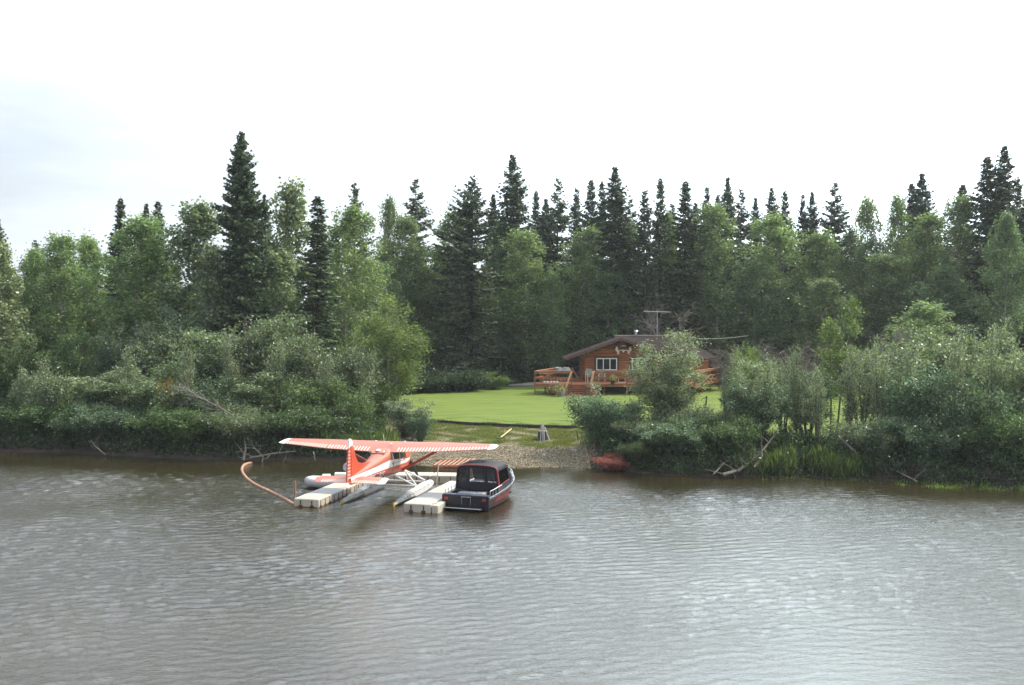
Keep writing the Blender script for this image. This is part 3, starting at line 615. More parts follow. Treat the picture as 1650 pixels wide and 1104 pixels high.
for k, (px, py, D, w, lab) in enumerate([
    (1172, 590, 65.5, 26, 'thin upright sapling just right of the tall pale willow'),
    (1190, 560, 66, 32, 'thin upright sapling in front of the roof end of the cabin'),
    (1232, 572, 64, 34, 'thin dark stemmed sapling left of the airy willow'),
    (1285, 560, 64.5, 36, 'thin upright sapling right of the airy willow'),
    (1318, 590, 63, 30, 'short thin sapling close left of the slim riverside birch'),
    (1372, 560, 64, 34, 'thin upright sapling close right of the slim riverside birch'),
    (1418, 545, 63, 34, 'tall thin sapling above the leaning drift trunk'),
    (1462, 560, 62, 34, 'thin sapling right of the middle of the leaning drift trunk'),
    (1540, 545, 61, 38, 'thin sapling rising out of the right hand thicket'),
    (1605, 535, 61, 36, 'tallest thin sapling near the right edge'),
    (205, 560, 73, 34, 'thin upright sapling at the left of the pale willow dome'),
    (300, 560, 73, 34, 'thin upright sapling right of the pale willow dome'),
    (372, 545, 73, 34, 'thin upright sapling above the tip of the fallen dead tree'),
    (445, 540, 72.5, 34, 'thin upright sapling above the outer left wing'),
    (530, 575, 71.5, 34, 'thin upright sapling left of the young birch clump'),
    (75, 575, 74, 34, 'thin upright sapling near the left edge')]):
    plant('sapling', SPRIG, px, py, D, w, lab, 'sapling', 'thin saplings along the bank', rz=k * 2.3)

for k, (px, py, D, w, lab) in enumerate([
    (1074, 476, 106, 100, 'bare grey dead brush behind the cabin roof under the antenna'),
    (1245, 545, 104, 90, 'leafless purple grey brush right of the cabin'),
    (1165, 548, 102, 60, 'leafless grey stems close to the right roof end'),
    (1300, 540, 88, 70, 'leafless twiggy brush left of the slim riverside birch'),
    (1560, 530, 72, 90, 'leafless twigs poking out of the silvery willows'),
    (400, 500, 84, 90, 'leafless twiggy brush among the left bank aspens'),
    (1440, 510, 84, 70, 'leafless grey brush behind the right hand thicket'),
    (60, 600, 76, 60, 'leafless reddish grey stems near the left edge')]):
    q = P(px, py, D=D); z0 = gz(q.x, D) - .05; r = w / 2 / F * D
    o = thing('bare_shrub', lab, 'dead shrub', (q.x, D, z0), k * 1.9, 'leafless brush'); o.scale = (r / BARE['R'], r / BARE['R'], (q.z - z0) / BARE['H']); link('branches', BARE['t'], o)

# the wood behind, one uncountable mass
rs = np.random.RandomState(5); Vs = []; Fs = []; Ms = []; off = 0
low = [make_broadleaf(200 + k, 15, 2.8, base=.1, nl=24, per=34, leaf=.30, prof=oval, clump=.6)[0] for k in range(2)] + [make_spruce(210 + k, 16, 1.7, dens=.6, gap=.5)[0] for k in range(2)]
spots = []
for x in np.arange(-75, 90, 3.1):
    for row in range(4):
        D = (122 if x > -16 else 100) + row * 6 + rs.rand() * 4
        if x < -16: D -= 4
        spots.append((x + rs.rand() * 2.5, D, row))
for n_, (x, y, row) in enumerate(spots):
    V, F_ = low[rs.randint(0, 2) if rs.rand() < .55 else rs.randint(2, 4)]
    spr = len(V) and any(V is low[q][0] for q in (2, 3))
    s = (.78 + .22 * rs.rand()) * (1 if y > 112 else .80); a = rs.rand() * 6.28
    Rm = np.array([[math.cos(a), -math.sin(a), 0], [math.sin(a), math.cos(a), 0], [0, 0, 1]]); V2 = (V * s * np.array([1.25, 1.25, 1])) @ Rm.T + np.array([x, y, 1.3])
    Vs.append(V2); Fs.append(F_ + off); off += len(V2); Ms.append(np.full(len(F_), 1 if spr else 0))
me = np_mesh('background_forest', np.concatenate(Vs), np.concatenate(Fs), [M['birch_dark'], M['spruce']], fm=np.concatenate(Ms).astype(np.int32))
tag(link('background_forest', me), 'dark mass of wood behind the trees at the lawn', 'forest', None, 'stuff')

# undergrowth: leafy ground cover, one mass along the banks and the foot of the wood
def scatter(name, n, xr, dr, hmax, size, matk, label, seed, up=1.2, aspect=.18, keep=None, base_y=None, cat='undergrowth'):
    rs = np.random.RandomState(seed); x = xr[0] + (xr[1] - xr[0]) * rs.rand(n); d = dr[0] + (dr[1] - dr[0]) * rs.rand(n)
    y = (shore(x) if base_y is None else base_y(x)) + d
    if keep is not None: k = keep(x, y, rs); x = x[k]; y = y[k]
    z = ground_h(x, y); pat = np.clip(.45 + .5 * np.sin(x * .83 + np.sin(y * 1.1) * 1.5) * np.sin(x * 1.9 + y * .6 + 1) + .25 * np.sin(x * 4.3 + y * 2), 0, 1)
    return x, y, z, pat, rs
# leafy understory
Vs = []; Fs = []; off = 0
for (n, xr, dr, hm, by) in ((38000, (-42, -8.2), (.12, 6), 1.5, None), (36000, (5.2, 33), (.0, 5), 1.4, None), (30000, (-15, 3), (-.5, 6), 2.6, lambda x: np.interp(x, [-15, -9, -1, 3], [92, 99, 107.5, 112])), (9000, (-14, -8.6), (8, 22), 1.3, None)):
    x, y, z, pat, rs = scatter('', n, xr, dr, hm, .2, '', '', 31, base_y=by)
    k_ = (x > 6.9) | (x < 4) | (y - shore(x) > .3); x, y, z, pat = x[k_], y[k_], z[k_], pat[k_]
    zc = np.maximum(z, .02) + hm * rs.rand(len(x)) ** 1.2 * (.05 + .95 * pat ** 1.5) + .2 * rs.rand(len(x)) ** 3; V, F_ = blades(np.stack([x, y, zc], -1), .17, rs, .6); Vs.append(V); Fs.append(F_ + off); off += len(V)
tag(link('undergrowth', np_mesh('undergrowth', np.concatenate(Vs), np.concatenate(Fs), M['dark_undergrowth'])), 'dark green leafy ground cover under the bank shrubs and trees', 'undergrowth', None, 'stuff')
def grass(name, areas, matk, label, seed, cat='grass'):
    Vs = []; Fs = []; off = 0; rs = np.random.RandomState(seed)
    for (n, xr, f0, f1, hm) in areas:
        x = xr[0] + (xr[1] - xr[0]) * (rs.rand(n) if xr[1] - xr[0] > 7 else (rs.rand(n) + rs.rand(n)) / 2); y = f0(x) + (f1(x) - f0(x)) * rs.rand(n)
        pat = .5 + .5 * np.sin(x * 2.1 + np.sin(y * 1.3) * 2) * np.sin(y * 1.6 + x * .8 + 1); k = rs.rand(n) < .25 + .75 * pat; x = x[k]; y = y[k]; pat = pat[k]
        z = np.maximum(ground_h(x, y), -.1); h = hm * (.35 + .65 * rs.rand(len(x))) * (.5 + .5 * pat); a = rs.rand(len(x)) * 6.28; ln = h * .3
        base = np.stack([x, y, z], -1); w = np.stack([np.cos(a), np.sin(a), 0 * a], -1) * (.014 + .02 * h)[:, None]; a2 = rs.rand(len(x)) * 6.28
        tip = base + np.stack([np.cos(a2) * ln, np.sin(a2) * ln, h], -1); mid = (base + tip) / 2 + np.array([0, 0, .1]) * h[:, None]
        V = np.stack([base - w, base + w, mid + w, tip, mid - w], 1); V4 = np.stack([base - w, base + w, mid + w * .9, mid - w * .9], 1).reshape(-1, 3); V5 = np.stack([mid - w * .9, mid + w * .9, tip + w * .15, tip - w * .15], 1).reshape(-1, 3)
        for q in (V4, V5): Vs.append(q); Fs.append(np.arange(len(q)).reshape(-1, 4) + off); off += len(q)
    return tag(link(name, np_mesh(name, np.concatenate(Vs), np.concatenate(Fs), M[matk])), label, cat, None, 'stuff')
grass('bank_grass', [(9000, (-12.5, -7), lambda x: shore(x) + .6, lambda x: shore(x) + 4, 1.0), (5000, (-13, -8), lambda x: shore(x) + 6, lambda x: shore(x) + 16, .7),
    (1200, (10, 21), lambda x: shore(x) + .5, lambda x: shore(x) + 3.5, .9), (7000, (4.2, 32), lambda x: shore(x) + 3, lambda x: shore(x) + 9, .9), (1500, (15.9, 18.9), lambda x: shore(x) + .1, lambda x: shore(x) + 1.2, 1.2), (1500, (12.2, 15.9), lambda x: shore(x) + .1, lambda x: shore(x) + 1.4, 1.2)],
    'grass', 'tall bright green grass tufts on the banks', 41)
grass('beach_grass', [(34000, (-7.6, 4.6), lambda x: lawn_edge(x) - 6.2, lambda x: lawn_edge(x) - .15, .16), (4000, (-7.8, -4), lambda x: lawn_edge(x) - 5.5, lambda x: lawn_edge(x) - .15, .22), (2000, (2.5, 4.6), lambda x: lawn_edge(x) - 6, lambda x: lawn_edge(x) - 1, .22), (6000, (-7.6, 4.4), lambda x: lawn_edge(x) - 9, lambda x: lawn_edge(x) - 4, .10)],
    'dry_grass', 'short yellow green grass and weeds between the lawn edging and the gravel', 42)
M['beach_weed'] = leafmat('beach_weed', (.115, .175, .035), (.22, .28, .08), .45, .5)
grass('green_beach_weeds', [(44000, (-7.6, 4.6), lambda x: lawn_edge(x) - 6.6, lambda x: lawn_edge(x) - .15, .17), (2500, (-7.8, -3), lambda x: lawn_edge(x) - 4.5, lambda x: lawn_edge(x) - .15, .2)],
    'beach_weed', 'green weeds creeping over the top of the beach', 43, 'weeds')
grass('water_weeds', [(2600, (20, 28), lambda x: shore(x) - 1.5, lambda x: shore(x) + .2, .3), (900, (13, 20), lambda x: shore(x) - .9, lambda x: shore(x), .22)], 'weed', 'bright green water weeds along the foot of the right bank', 44, 'water weeds')
grass('lawn_grass', [(26000, (-10, 6), lambda x: lawn_front(x) + .02, lambda x: lawn_front(x) + 3.5, .09), (2600, (-9.5, 5), lambda x: lawn_edge(x) + .0, lambda x: lawn_edge(x) + .3, .2)], 'grass', 'short mown grass blades at the front of the lawn', 45)
# gravel stones
rs = np.random.RandomState(9); Vs = []; Fs = []; off = 0; oc = np.array([[1, 0, 0], [0, 1, 0], [-1, 0, 0], [0, -1, 0], [0, 0, .8], [0, 0, -.6]], float); of = np.array([[0, 1, 4], [1, 2, 4], [2, 3, 4], [3, 0, 4], [1, 0, 5], [2, 1, 5], [3, 2, 5], [0, 3, 5]])
n = 15000; x = -8 + 13 * rs.rand(n); d = -.6 + 6.0 * rs.rand(n) ** 1.25; y = shore(x) + d; k = y < lawn_edge(x) - 1.5; x, y, d = x[k], y[k], d[k]; n = len(x)
s = .018 + .048 * rs.rand(n) ** 3; sc = s[:, None, None] * (.7 + .6 * rs.rand(n, 1, 3)); a = rs.rand(n) * 6.28
Rm = np.zeros((n, 3, 3)); Rm[:, 0, 0] = np.cos(a); Rm[:, 0, 1] = -np.sin(a); Rm[:, 1, 0] = np.sin(a); Rm[:, 1, 1] = np.cos(a); Rm[:, 2, 2] = 1
V = np.einsum('nij,nkj->nki', Rm, oc[None] * sc) + np.stack([x, y, ground_h(x, y) + .045], -1)[:, None]; Fq = (of[None] + 6 * np.arange(n)[:, None, None]).reshape(-1, 3)
sm = leafmat('beach_pebble', (.12, .095, .06), (.36, .295, .205), 0, .85, .3); 
tag(link('pebbles', np_mesh('pebbles', V.reshape(-1, 3), Fq, sm)), 'pale and brown pebbles strewn over the gravel beach', 'pebbles', None, 'stuff')

# ------------------------------------------------------------------ cabin
LOG = mat('varnished_log', (.43, .165, .06), .5, .4, col2=(.24, .08, .03), nscale=1.2, stretch=(.6, 3, 5), bump=.3, bscale=12)
LOGE = mat('log_end', (.50, .24, .09), .7, noise=.3)
DARKW = mat('dark_stained_wood', (.10, .035, .022), .6, noise=.3)
FASC = mat('brown_fascia', (.13, .055, .042), .6, noise=.25, nscale=2)
CEDAR = mat('red_deck_stain', (.33, .135, .06), .65, .3, col2=(.24, .09, .042), nscale=2, stretch=(1, 1, 4))
CEDARL = mat('pale_lit_cedar', (.48, .25, .145), .65, .35, noise=.25, nscale=2)  # paler cedar, sunlight on the rail tops put into the colour
ROOFM = mat('roof_shingle', (.055, .042, .041), .95, .1, noise=.3, nscale=1.5, bump=.5, bscale=14)
WHITE = mat('white_frame_paint', (.78, .78, .76), .4)
GLASS = mat('window_glass', (.02, .025, .03), .05, .8)
STEEL = mat('galvanized_steel', (.55, .56, .58), .35, metal=.8, noise=.2)
CANVAS_G = mat('grey_olive_canvas', (.23, .22, .16), .8)
BLACKP = mat('black_plastic', (.02, .02, .02), .4)
SILVER = mat('brushed_lid', (.62, .63, .66), .28, metal=.7)
SOIL_POT = mat('dark_pot', (.03, .035, .03), .6)
BONE = mat('pale_antler', (.80, .75, .64), .7, noise=.25, nscale=4)
YEL = leafmat('yellow_petal', (.65, .42, .03), (.85, .65, .08), .3); ORA = leafmat('orange_petal', (.55, .16, .02), (.75, .30, .04), .3)
WHP = leafmat('white_petal', (.65, .65, .58), (.85, .85, .78), .3); PUR = leafmat('purple_petal', (.15, .10, .30), (.30, .2, .5), .3)

DZ = 1.36                                   # lawn height under the cabin
D0 = 96.8                                   # deck front line
def XF(px, D): return (px - 825) / F * D
A0 = P(862, 618, D=D0); FLOOR = P(990, 618.0, D=D0).z; RAIL = P(990, 598, D=D0).z
RH = RAIL - FLOOR
fl = Vector((XF(862, D0), D0, 0)); bl = Vector((XF(897, 102), 102, 0)); fr = Vector((XF(1120, D0), D0, 0)); br = Vector((XF(1159, 102.5), 102.5, 0))
deck = thing('deck', 'red brown timber deck on posts wrapping round the log cabin', 'deck', (fl.x, D0, DZ))
o = Vector((fl.x, D0, DZ))
sxl, sxr = XF(921.5, D0), XF(957, D0)       # stair opening
# floor boards, running along X
m = MB(); y = D0 + .02
while y < 104:
    t_ = (y - D0) / 5.2
    x0 = fl.x + (bl.x - fl.x) * min(t_, 1.2); x1 = fr.x + (br.x - fr.x) * min(t_ * 5.2 / 5.7, 1.1)
    m.box(Vector(((x0 + x1) / 2, y + .065, FLOOR - .02)) - o, (x1 - x0, .13, .04)); y += .142
m.build('floor_boards', CEDAR, deck)
m = MB()
for a, b in ((fl, Vector((sxl, D0, 0))), (Vector((sxr, D0, 0)), fr), (fl, bl), (fr, br), (Vector((sxl, D0, 0)), Vector((sxr, D0, 0)))):
    z = FLOOR - .17; m.beam((a.x - o.x, a.y - o.y - .03, z - o.z), (b.x - o.x, b.y - o.y - .03, z - o.z), .045, .26)
m.build('fascia', CEDAR, deck)
def post(p, z0, z1, w=.11):
    MB().box((p[0] - o.x, p[1] - o.y, (z0 + z1) / 2 - o.z), (w, w, z1 - z0)).build('post', CEDAR, deck)
for px in (862, 1010.5, 1120): post((XF(px, D0), D0 - .02 if px != 1120 else D0), DZ - .2, RAIL - .02)
for px in (921, 957.5): post((XF(px, D0), D0 - .02), DZ - .2, RAIL - .02)
for px in (879, 898, 975, 1040, 1080): post((XF(px, D0), D0 + .6), DZ - .2, FLOOR - .2, .13)
for t_ in (.35, .7, 1): q = fl.lerp(bl, t_); post(q, FLOOR - .3, RAIL - .02, .09)
for t_ in (.3, .62, 1): q = fr.lerp(br, t_); post(q, DZ - .2, RAIL - .02, .1)
for a, b in ((fl, Vector((sxl, D0, 0))), (Vector((sxr, D0, 0)), fr), (fl, bl), (fr, br)):
    for z, w, h, mt in ((RAIL, .16, .045, CEDARL), (RAIL - .13, .04, .16, CEDAR), (RAIL - .13 - RH * .44, .04, .17, CEDAR)):
        m = MB(); m.beam((a.x - o.x, a.y - o.y - .075 * (h > .1), z - o.z), (b.x - o.x, b.y - o.y - .075 * (h > .1), z - o.z), w, h); m.build('rail', mt, deck)
# stairs
m = MB(); n = 7; rise = (FLOOR - DZ) / n
for k in range(n):
    t_ = (k + .5) / n; xl = sxl - .62 * t_; xr = sxr - .42 * t_
    m.box(((xl + xr) / 2 - o.x, D0 - .18 - k * .27 - o.y, FLOOR - rise * (k + 1) + .0 - o.z + .02), (xr - xl, .25, .045))
st = m.build('stairs', CEDAR, deck)
for s_, dx in ((sxl, -.62), (sxr, -.42)):
    MB().beam((s_ - o.x, D0 - .05 - o.y, FLOOR - rise - .12 - o.z), (s_ + dx - o.x, D0 - 1.9 - o.y, DZ + .02 - o.z), .05, .24).build('stringer', DARKW, deck)
    a = Vector((s_, D0 - .05, RAIL + .02)) - o; b = Vector((s_ + dx * .95, D0 - 1.25, FLOOR - .25)) - o
    MB().beam(a, b, .17, .05).build('handrail', CEDARL, deck)
    MB().box((b.x, b.y, (b.z + .0) / 2), (.1, .1, b.z + .1)).build('post', CEDARL, deck)
MB().beam(Vector((XF(921.5, 100), 100, RAIL + .1)) - o, Vector((XF(931, 100.5), 100.5, FLOOR + .25)) - o, .12, .1).build('handrail', CEDARL, deck)
m = MB(); m.box((sxl + .75 - o.x, D0 - 2.2 - o.y, .04), (3.1, .5, .1)); m.build('bottom_sill', mat('weathered_plank', (.35, .27, .2), .9, noise=.4), deck)
m = MB(); m.box(((fr.x + sxr) / 2 - o.x, 3.4, (FLOOR - DZ) / 2 - .1), (fr.x - sxr, .1, FLOOR - DZ)); m.build('dark_skirting', DARKW, deck)

HD = 100.5                                   # front wall of the cabin
wl, wr = XF(944, HD), XF(1059, HD); rdx = XF(1001, HD - 1.2)
cab = thing('log_cabin', 'varnished log cabin with low brown gable roof, half hidden by a willow', 'house', (wl, HD, FLOOR)); o2 = Vector((wl, HD, FLOOR))
ridge_z = P(1001, 544.5, D=HD - 1.2).z; eave_z = P(910, 577, D=HD - 1.2).z
xe0 = XF(910, HD - 1.2); slope = (ridge_z - eave_z) / (rdx - xe0)
def roof_under(x): return ridge_z - abs(x - rdx) * slope - .3
m = MB(); z = FLOOR + .12; k = 0
while z < ridge_z - .45:
    hw = min((ridge_z - .45 - z) / slope, 99); x0 = max(wl - .28 - .08 * (k % 2), rdx - hw); x1 = min(wr + .3, rdx + hw)
    if x1 - x0 > .4:
        m.tube([(x0 - wl, 0, z - FLOOR), ((x0 + x1) / 2 - wl, .0, z - FLOOR + .01), (x1 - wl, 0, z - FLOOR)], .125, 10)
    z += .225; k += 1
m.build('log_wall', LOG, cab, True)
m = MB(); z = FLOOR + .23; k = 0
while z < eave_z - .1:
    for xx in (wl, wr): m.tube([(xx - wl, -.32 - .1 * (k % 2), z - FLOOR), (xx - wl, 7.5, z - FLOOR)], .12, 8)
    z += .225; k += 1
m.build('side_wall', LOG, cab, True)
m = MB(); m.box(((wr - wl) / 2, 3.7, (eave_z - FLOOR) / 2), (wr - wl - .1, 7.2, eave_z - FLOOR)); m.build('inner_wall', DARKW, cab)
gzl = P(1001, 561.5, D=HD).z; hwg = (ridge_z - .42 - gzl) / slope
MB().prism([(rdx - hwg - wl, gzl - FLOOR), (rdx + hwg - wl, gzl - FLOOR), (rdx - wl, ridge_z - .42 - FLOOR)], 1, -.17, -.10).build('gable_panel', mat('dark_red_gable_boards', (.15, .04, .03), .7, noise=.3, nscale=3, stretch=(1, 1, 3)), cab)
# windows
def window(px0, px1, py0, py1, panes):
    a = P(px0, py1, D=HD); b = P(px1, py0, D=HD); w = b.x - a.x; h = b.z - a.z; cx = (a.x + b.x) / 2 - wl; cz = (a.z + b.z) / 2 - FLOOR
    tr = MB(); t_ = .15
    for sx in (-1, 1): tr.box((cx + sx * (w / 2 + t_ / 2), -.14, cz), (t_, .16, h + 2 * t_))
    for sz in (-1, 1): tr.box((cx, -.142, cz + sz * (h / 2 + t_ / 2)), (w, .16, t_))
    win = tr.build('window', DARKW, cab)
    f = MB(); e = .085
    for sz in (-1, 1): f.box((cx, -.17, cz + sz * (h / 2 - e / 2)), (w, .12, e))
    for k_ in range(panes + 1):
        xx = cx - w / 2 + e / 2 + (w - e) * k_ / panes; f.box((xx, -.172, cz), (e, .12, h - 2 * e))
    f.build('frame', WHITE, win)
    MB().box((cx, -.155, cz), (w - .02, .03, h - .02)).build('pane', GLASS, win)
    MB().box((cx, -.2, cz - h / 2 - .05), (w + .3, .16, .05)).build('sill', DARKW, win)
window(960.5, 994, 577, 596.5, 3); window(1017.5, 1050, 577, 596.5, 3)
# door hidden right; roofs
def slab(name, pts, th, mt, par):
    m = MB(); n_ = len(pts); m.loft([[Vector(p) - o2 for p in pts], [Vector(p) - o2 - Vector((0, 0, th)) for p in pts]]); return m.build(name, mt, par)
yf = HD - 1.2; yb = HD + 2.4; xe1 = rdx + (rdx - xe0)
slab('roof', [(xe0, yf, eave_z), (rdx, yf, ridge_z), (rdx, yb, ridge_z), (xe0, yb, eave_z)], .16, ROOFM, cab)
slab('roof', [(rdx, yf, ridge_z), (xe1, yf, eave_z), (xe1, yb, eave_z), (rdx, yb, ridge_z)], .16, ROOFM, cab)
for xa in (xe0, xe1):
    m = MB(); m.beam(Vector((xa, yf - .03, eave_z - .13)) - o2, Vector((rdx, yf - .03, ridge_z - .10)) - o2, .06, .24); m.build('bargeboard', FASC, cab)
    m = MB(); m.beam(Vector((xa, yf, eave_z - .16)) - o2, Vector((xa, yb, eave_z - .16)) - o2, .05, .2); m.build('fascia', FASC, cab)
for xx in (rdx, rdx - 2.6, rdx + 2.6, wl, wr):
    MB().tube([Vector((xx, yf + .05, roof_under(xx) + .0)) - o2, Vector((xx, HD + .4, roof_under(xx) + .0)) - o2], .12, 8).build('roof_beam', DARKW, cab, True)
# main hip roof block to the right
mz = ridge_z + .06; y0h, y1h = HD - .2, HD + 7.4; yc = (y0h + y1h) / 2; xr_ = XF(1159, HD + 3.0); xr0 = XF(1092, yc); xl_ = rdx - .2; ez = P(1125, 579.5, D=HD - .2).z
fcx = XF(1122, y0h)
m = MB(); vs = [(rdx - .2, yc, mz), (xr0, yc, mz), (xl_, y0h + 1.6, ridge_z - .25), (fcx, y0h, ez), (xr_, yc, ez + .02), (xr_ - 1, y1h, ez), (xl_, y1h, ez)]
vs = [Vector(v) - o2 for v in vs]; n = len(vs); vs2 = [v - Vector((0, 0, .15)) for v in vs]
m.add(vs + vs2, [(2, 3, 1, 0), (3, 4, 1), (4, 5, 1), (5, 6, 0, 1), (6, 2, 0), (n + 0, n + 1, n + 3, n + 2), (n + 1, n + 4, n + 3), (n + 1, n + 5, n + 4), (n + 1, n, n + 6, n + 5), (n, n + 2, n + 6), (2, n + 2, n + 3, 3), (3, n + 3, n + 4, 4), (4, n + 4, n + 5, 5), (5, n + 5, n + 6, 6), (6, n + 6, n + 2, 2)])
rf = m.build('main_roof', ROOFM, cab)
m = MB(); m.beam(vs[0] + Vector((0, 0, .03)), vs[1] + Vector((0, 0, .03)), .3, .05); m.build('ridge_cap', mat('ridge_flashing', (.5, .45, .42), .5), rf)
m = MB(); c_ = Vector((XF(1024, yc), yc - .3, mz + .12)) - o2; m.tube([c_, c_ + Vector((0, 0, .3))], .13, 10); m.tube([c_ + Vector((0, 0, .3)), c_ + Vector((0, 0, .42))], [.24, .14], 10); m.build('chimney', STEEL, rf, True)
m = MB(); m.box(((wr + xr_ - 1.2) / 2 - wl, 4, (ez - FLOOR) / 2 - .1), (xr_ - 1.4 - wr, 5.6, ez - FLOOR - .1)); m.build('side_annex', LOG, cab)
# antlers over the windows, with a small pale plate
ac = P(1004.5, 566, D=HD - .28); an = thing('moose_antlers', 'pale moose antlers mounted on the cabin gable above the windows', 'antlers', ac)
for s_ in (-1, 1):
    m = MB(); m.tube([(0, 0, .05), (s_ * .22, -.03, .1), (s_ * .42, -.08, .02)], [.05, .045, .06], 7)
    pal = [(.34, -.06), (.50, .08), (.52, .30), (.66, .38), (.72, .22), (.74, .02), (.62, -.10), (.56, -.22), (.5, -.12)]
    m.prism([(s_ * p[0], p[1] + .06) for p in pal], 1, -.10, -.05)
    for q in ((.42, -.30), (.52, -.36), (.60, -.26), (.34, -.24)): m.tube([(s_ * .45, -.08, 0), (s_ * q[0], -.12, q[1])], [.045, .012], 6)
    m.build('antler', BONE, an, True)
MB().ball((0, .02, .02), (.12, .08, .14)).build('skull_plate', BONE, an, True)
pc = P(1004.5, 557.5, D=HD - .28); pl = MB(); pl.prism([(-.24, -.04), (-.14, .04), (-.05, .02), (0, .08), (.06, .02), (.16, .05), (.26, -.04), (.1, -.03), (-.1, -.03)], 1, -.02, .02)
tag(pl.build('gable_ornament', BONE, loc=pc), 'small pale ornament fixed above the moose antlers on the gable', 'ornament')
# hanging basket
hb = P(933, 580, D=HD - .8); b_ = thing('hanging_basket', 'hanging flower basket under the left cabin eave', 'flower basket', hb)
MB().ball((0, 0, 0), (.28, .28, .22), top=False).build('basket', SOIL_POT, b_, True); MB().tube([(0, 0, .2), (0, 0, .62)], .012, 4).build('hook', BLACKP, b_)
rs = np.random.RandomState(3)
def leafball(name, parent, c, r, n_, size, mt, seed=1, flat=.6):
    rr = np.random.RandomState(seed); q = rr.randn(n_, 3); q = q / np.linalg.norm(q, axis=1, keepdims=True) * (rr.rand(n_, 1) ** .4) * r * np.array([1, 1, flat]) + np.array(c)
    V, F_ = blades(q, size, rr, .8); return link(name, np_mesh(name, V, F_, mt), parent)
leafball('foliage', b_, (0, 0, .1), .42, 220, .12, M['shrub'], 2); leafball('flowers', b_, (0, -.05, .18), .36, 60, .1, PUR, 4)
# barbecue grills
def grill(px, py, D, lab):
    c = P(px, py, D=D); g_ = thing('barbecue_grill', lab, 'grill', (c.x, D, FLOOR), R(-62), 'barbecue grills on the deck'); g_.scale = (.78, .78, .9)
    for sx in (-1, 1):
        for sy in (-1, 1): MB().box((sx * .38, sy * .22, .35), (.05, .05, .7)).build('leg', BLACKP, g_)
    MB().box((0, 0, .86), (.95, .62, .28), bev=.03).build('firebox', BLACKP, g_)
    m = MB(); rings = []
    for x in (-.42, .42): rings.append([Vector((x, .34 * math.cos(a), 1.0 + .42 * math.sin(a))) for a in np.linspace(0, math.pi, 9)])
    lid = m.loft(rings, close=True).build('lid', SILVER, g_, True)
    MB().tube([(-.3, -.33, 1.0), (.3, -.33, 1.0)], .018, 6).build('handle', STEEL, lid)
    MB().box((.62, 0, .86), (.3, .45, .04)).build('side_shelf', STEEL, g_); MB().box((-.62, 0, .86), (.3, .45, .04)).build('side_shelf', STEEL, g_)
grill(900.5, 592, 100.2, 'left one of the two round lidded barbecue grills on the deck')
grill(913, 592, 100.0, 'right one of the two round lidded barbecue grills beside the back handrail')
# deck furniture
def chair(px, D, lab, mt, rz=0, s=1, group='chairs on the deck'):
    c = thing('deck_chair', lab, 'chair', (XF(px, D), D, FLOOR), rz, group); c.scale = (s, s, s)
    MB().box((0, 0, .43), (.52, .5, .04)).build('seat', mt, c); MB().box((0, .27, .78), (.5, .04, .55), rx=R(-12)).build('backrest', mt, c)
    for sx in (-1, 1):
        for sy in (-1, 1): MB().beam((sx * .27, sy * .25, 0), (sx * .27, sy * .25 + .02, .62 if sy < 0 else .85), .035, .035).build('leg', WHITE if mt is not CEDARL else CEDARL, c)
        MB().box((sx * .27, 0, .63), (.06, .5, .03)).build('armrest', WHITE if mt is not CEDARL else CEDARL, c)
chair(951, 98.2, 'folding chair with grey green canvas at the head of the steps', CANVAS_G, R(15), 1.15)
chair(970, 99.3, 'canvas chair under the left window behind the deck rail', CANVAS_G, R(-10))
chair(1030, 99.4, 'canvas chair under the right window behind the deck rail', CANVAS_G, R(10))
tb = thing('picnic_table', 'small wooden table with pale top at the left end of the deck', 'table', (XF(879, 99), 99, FLOOR), R(10))
MB().box((0, 0, .74), (1.25, .7, .04)).build('tabletop', mat('pale_plank', (.55, .42, .33), .7, noise=.3), tb)
for s_ in (-1, 1): MB().beam((s_ * .5, -.35, 0), (s_ * .45, .3, .72), .07, .05).build('leg', CEDARL, tb); MB().beam((s_ * .5, .35, 0), (s_ * .45, -.3, .72), .07, .05).build('leg', CEDARL, tb)
bn = thing('bench', 'low wooden bench with slatted seat beside the small table', 'bench', (XF(886, 98), 98, FLOOR), R(8))
m = MB(); [m.box((0, -.18 + k * .12, .42), (1.5, .09, .04)) for k in range(4)]; m.build('seat', CEDARL, bn)
for s_ in (-1, 1): MB().box((s_ * .6, 0, .2), (.06, .4, .4)).build('leg', CEDARL, bn)
# stone row on deck (white rounded stones)
for k in range(5):
    c = Vector((XF(877 + k * 5.2, 97.6), 97.6, FLOOR + .06)); m = MB(); m.ball((0, 0, 0), (.13 + .02 * (k % 2), .1, .09), 7, 5)
    tag(m.build('stone', mat('white_stone', (.7, .66, .6), .8) if k == 0 else bpy.data.materials['white_stone'], loc=c), ['leftmost white stone', 'second left white stone', 'middle white stone', 'second right white stone', 'rightmost white stone'][k] + ' in the row on the deck edge behind the left rail', 'stone', 'white stones along the deck edge')
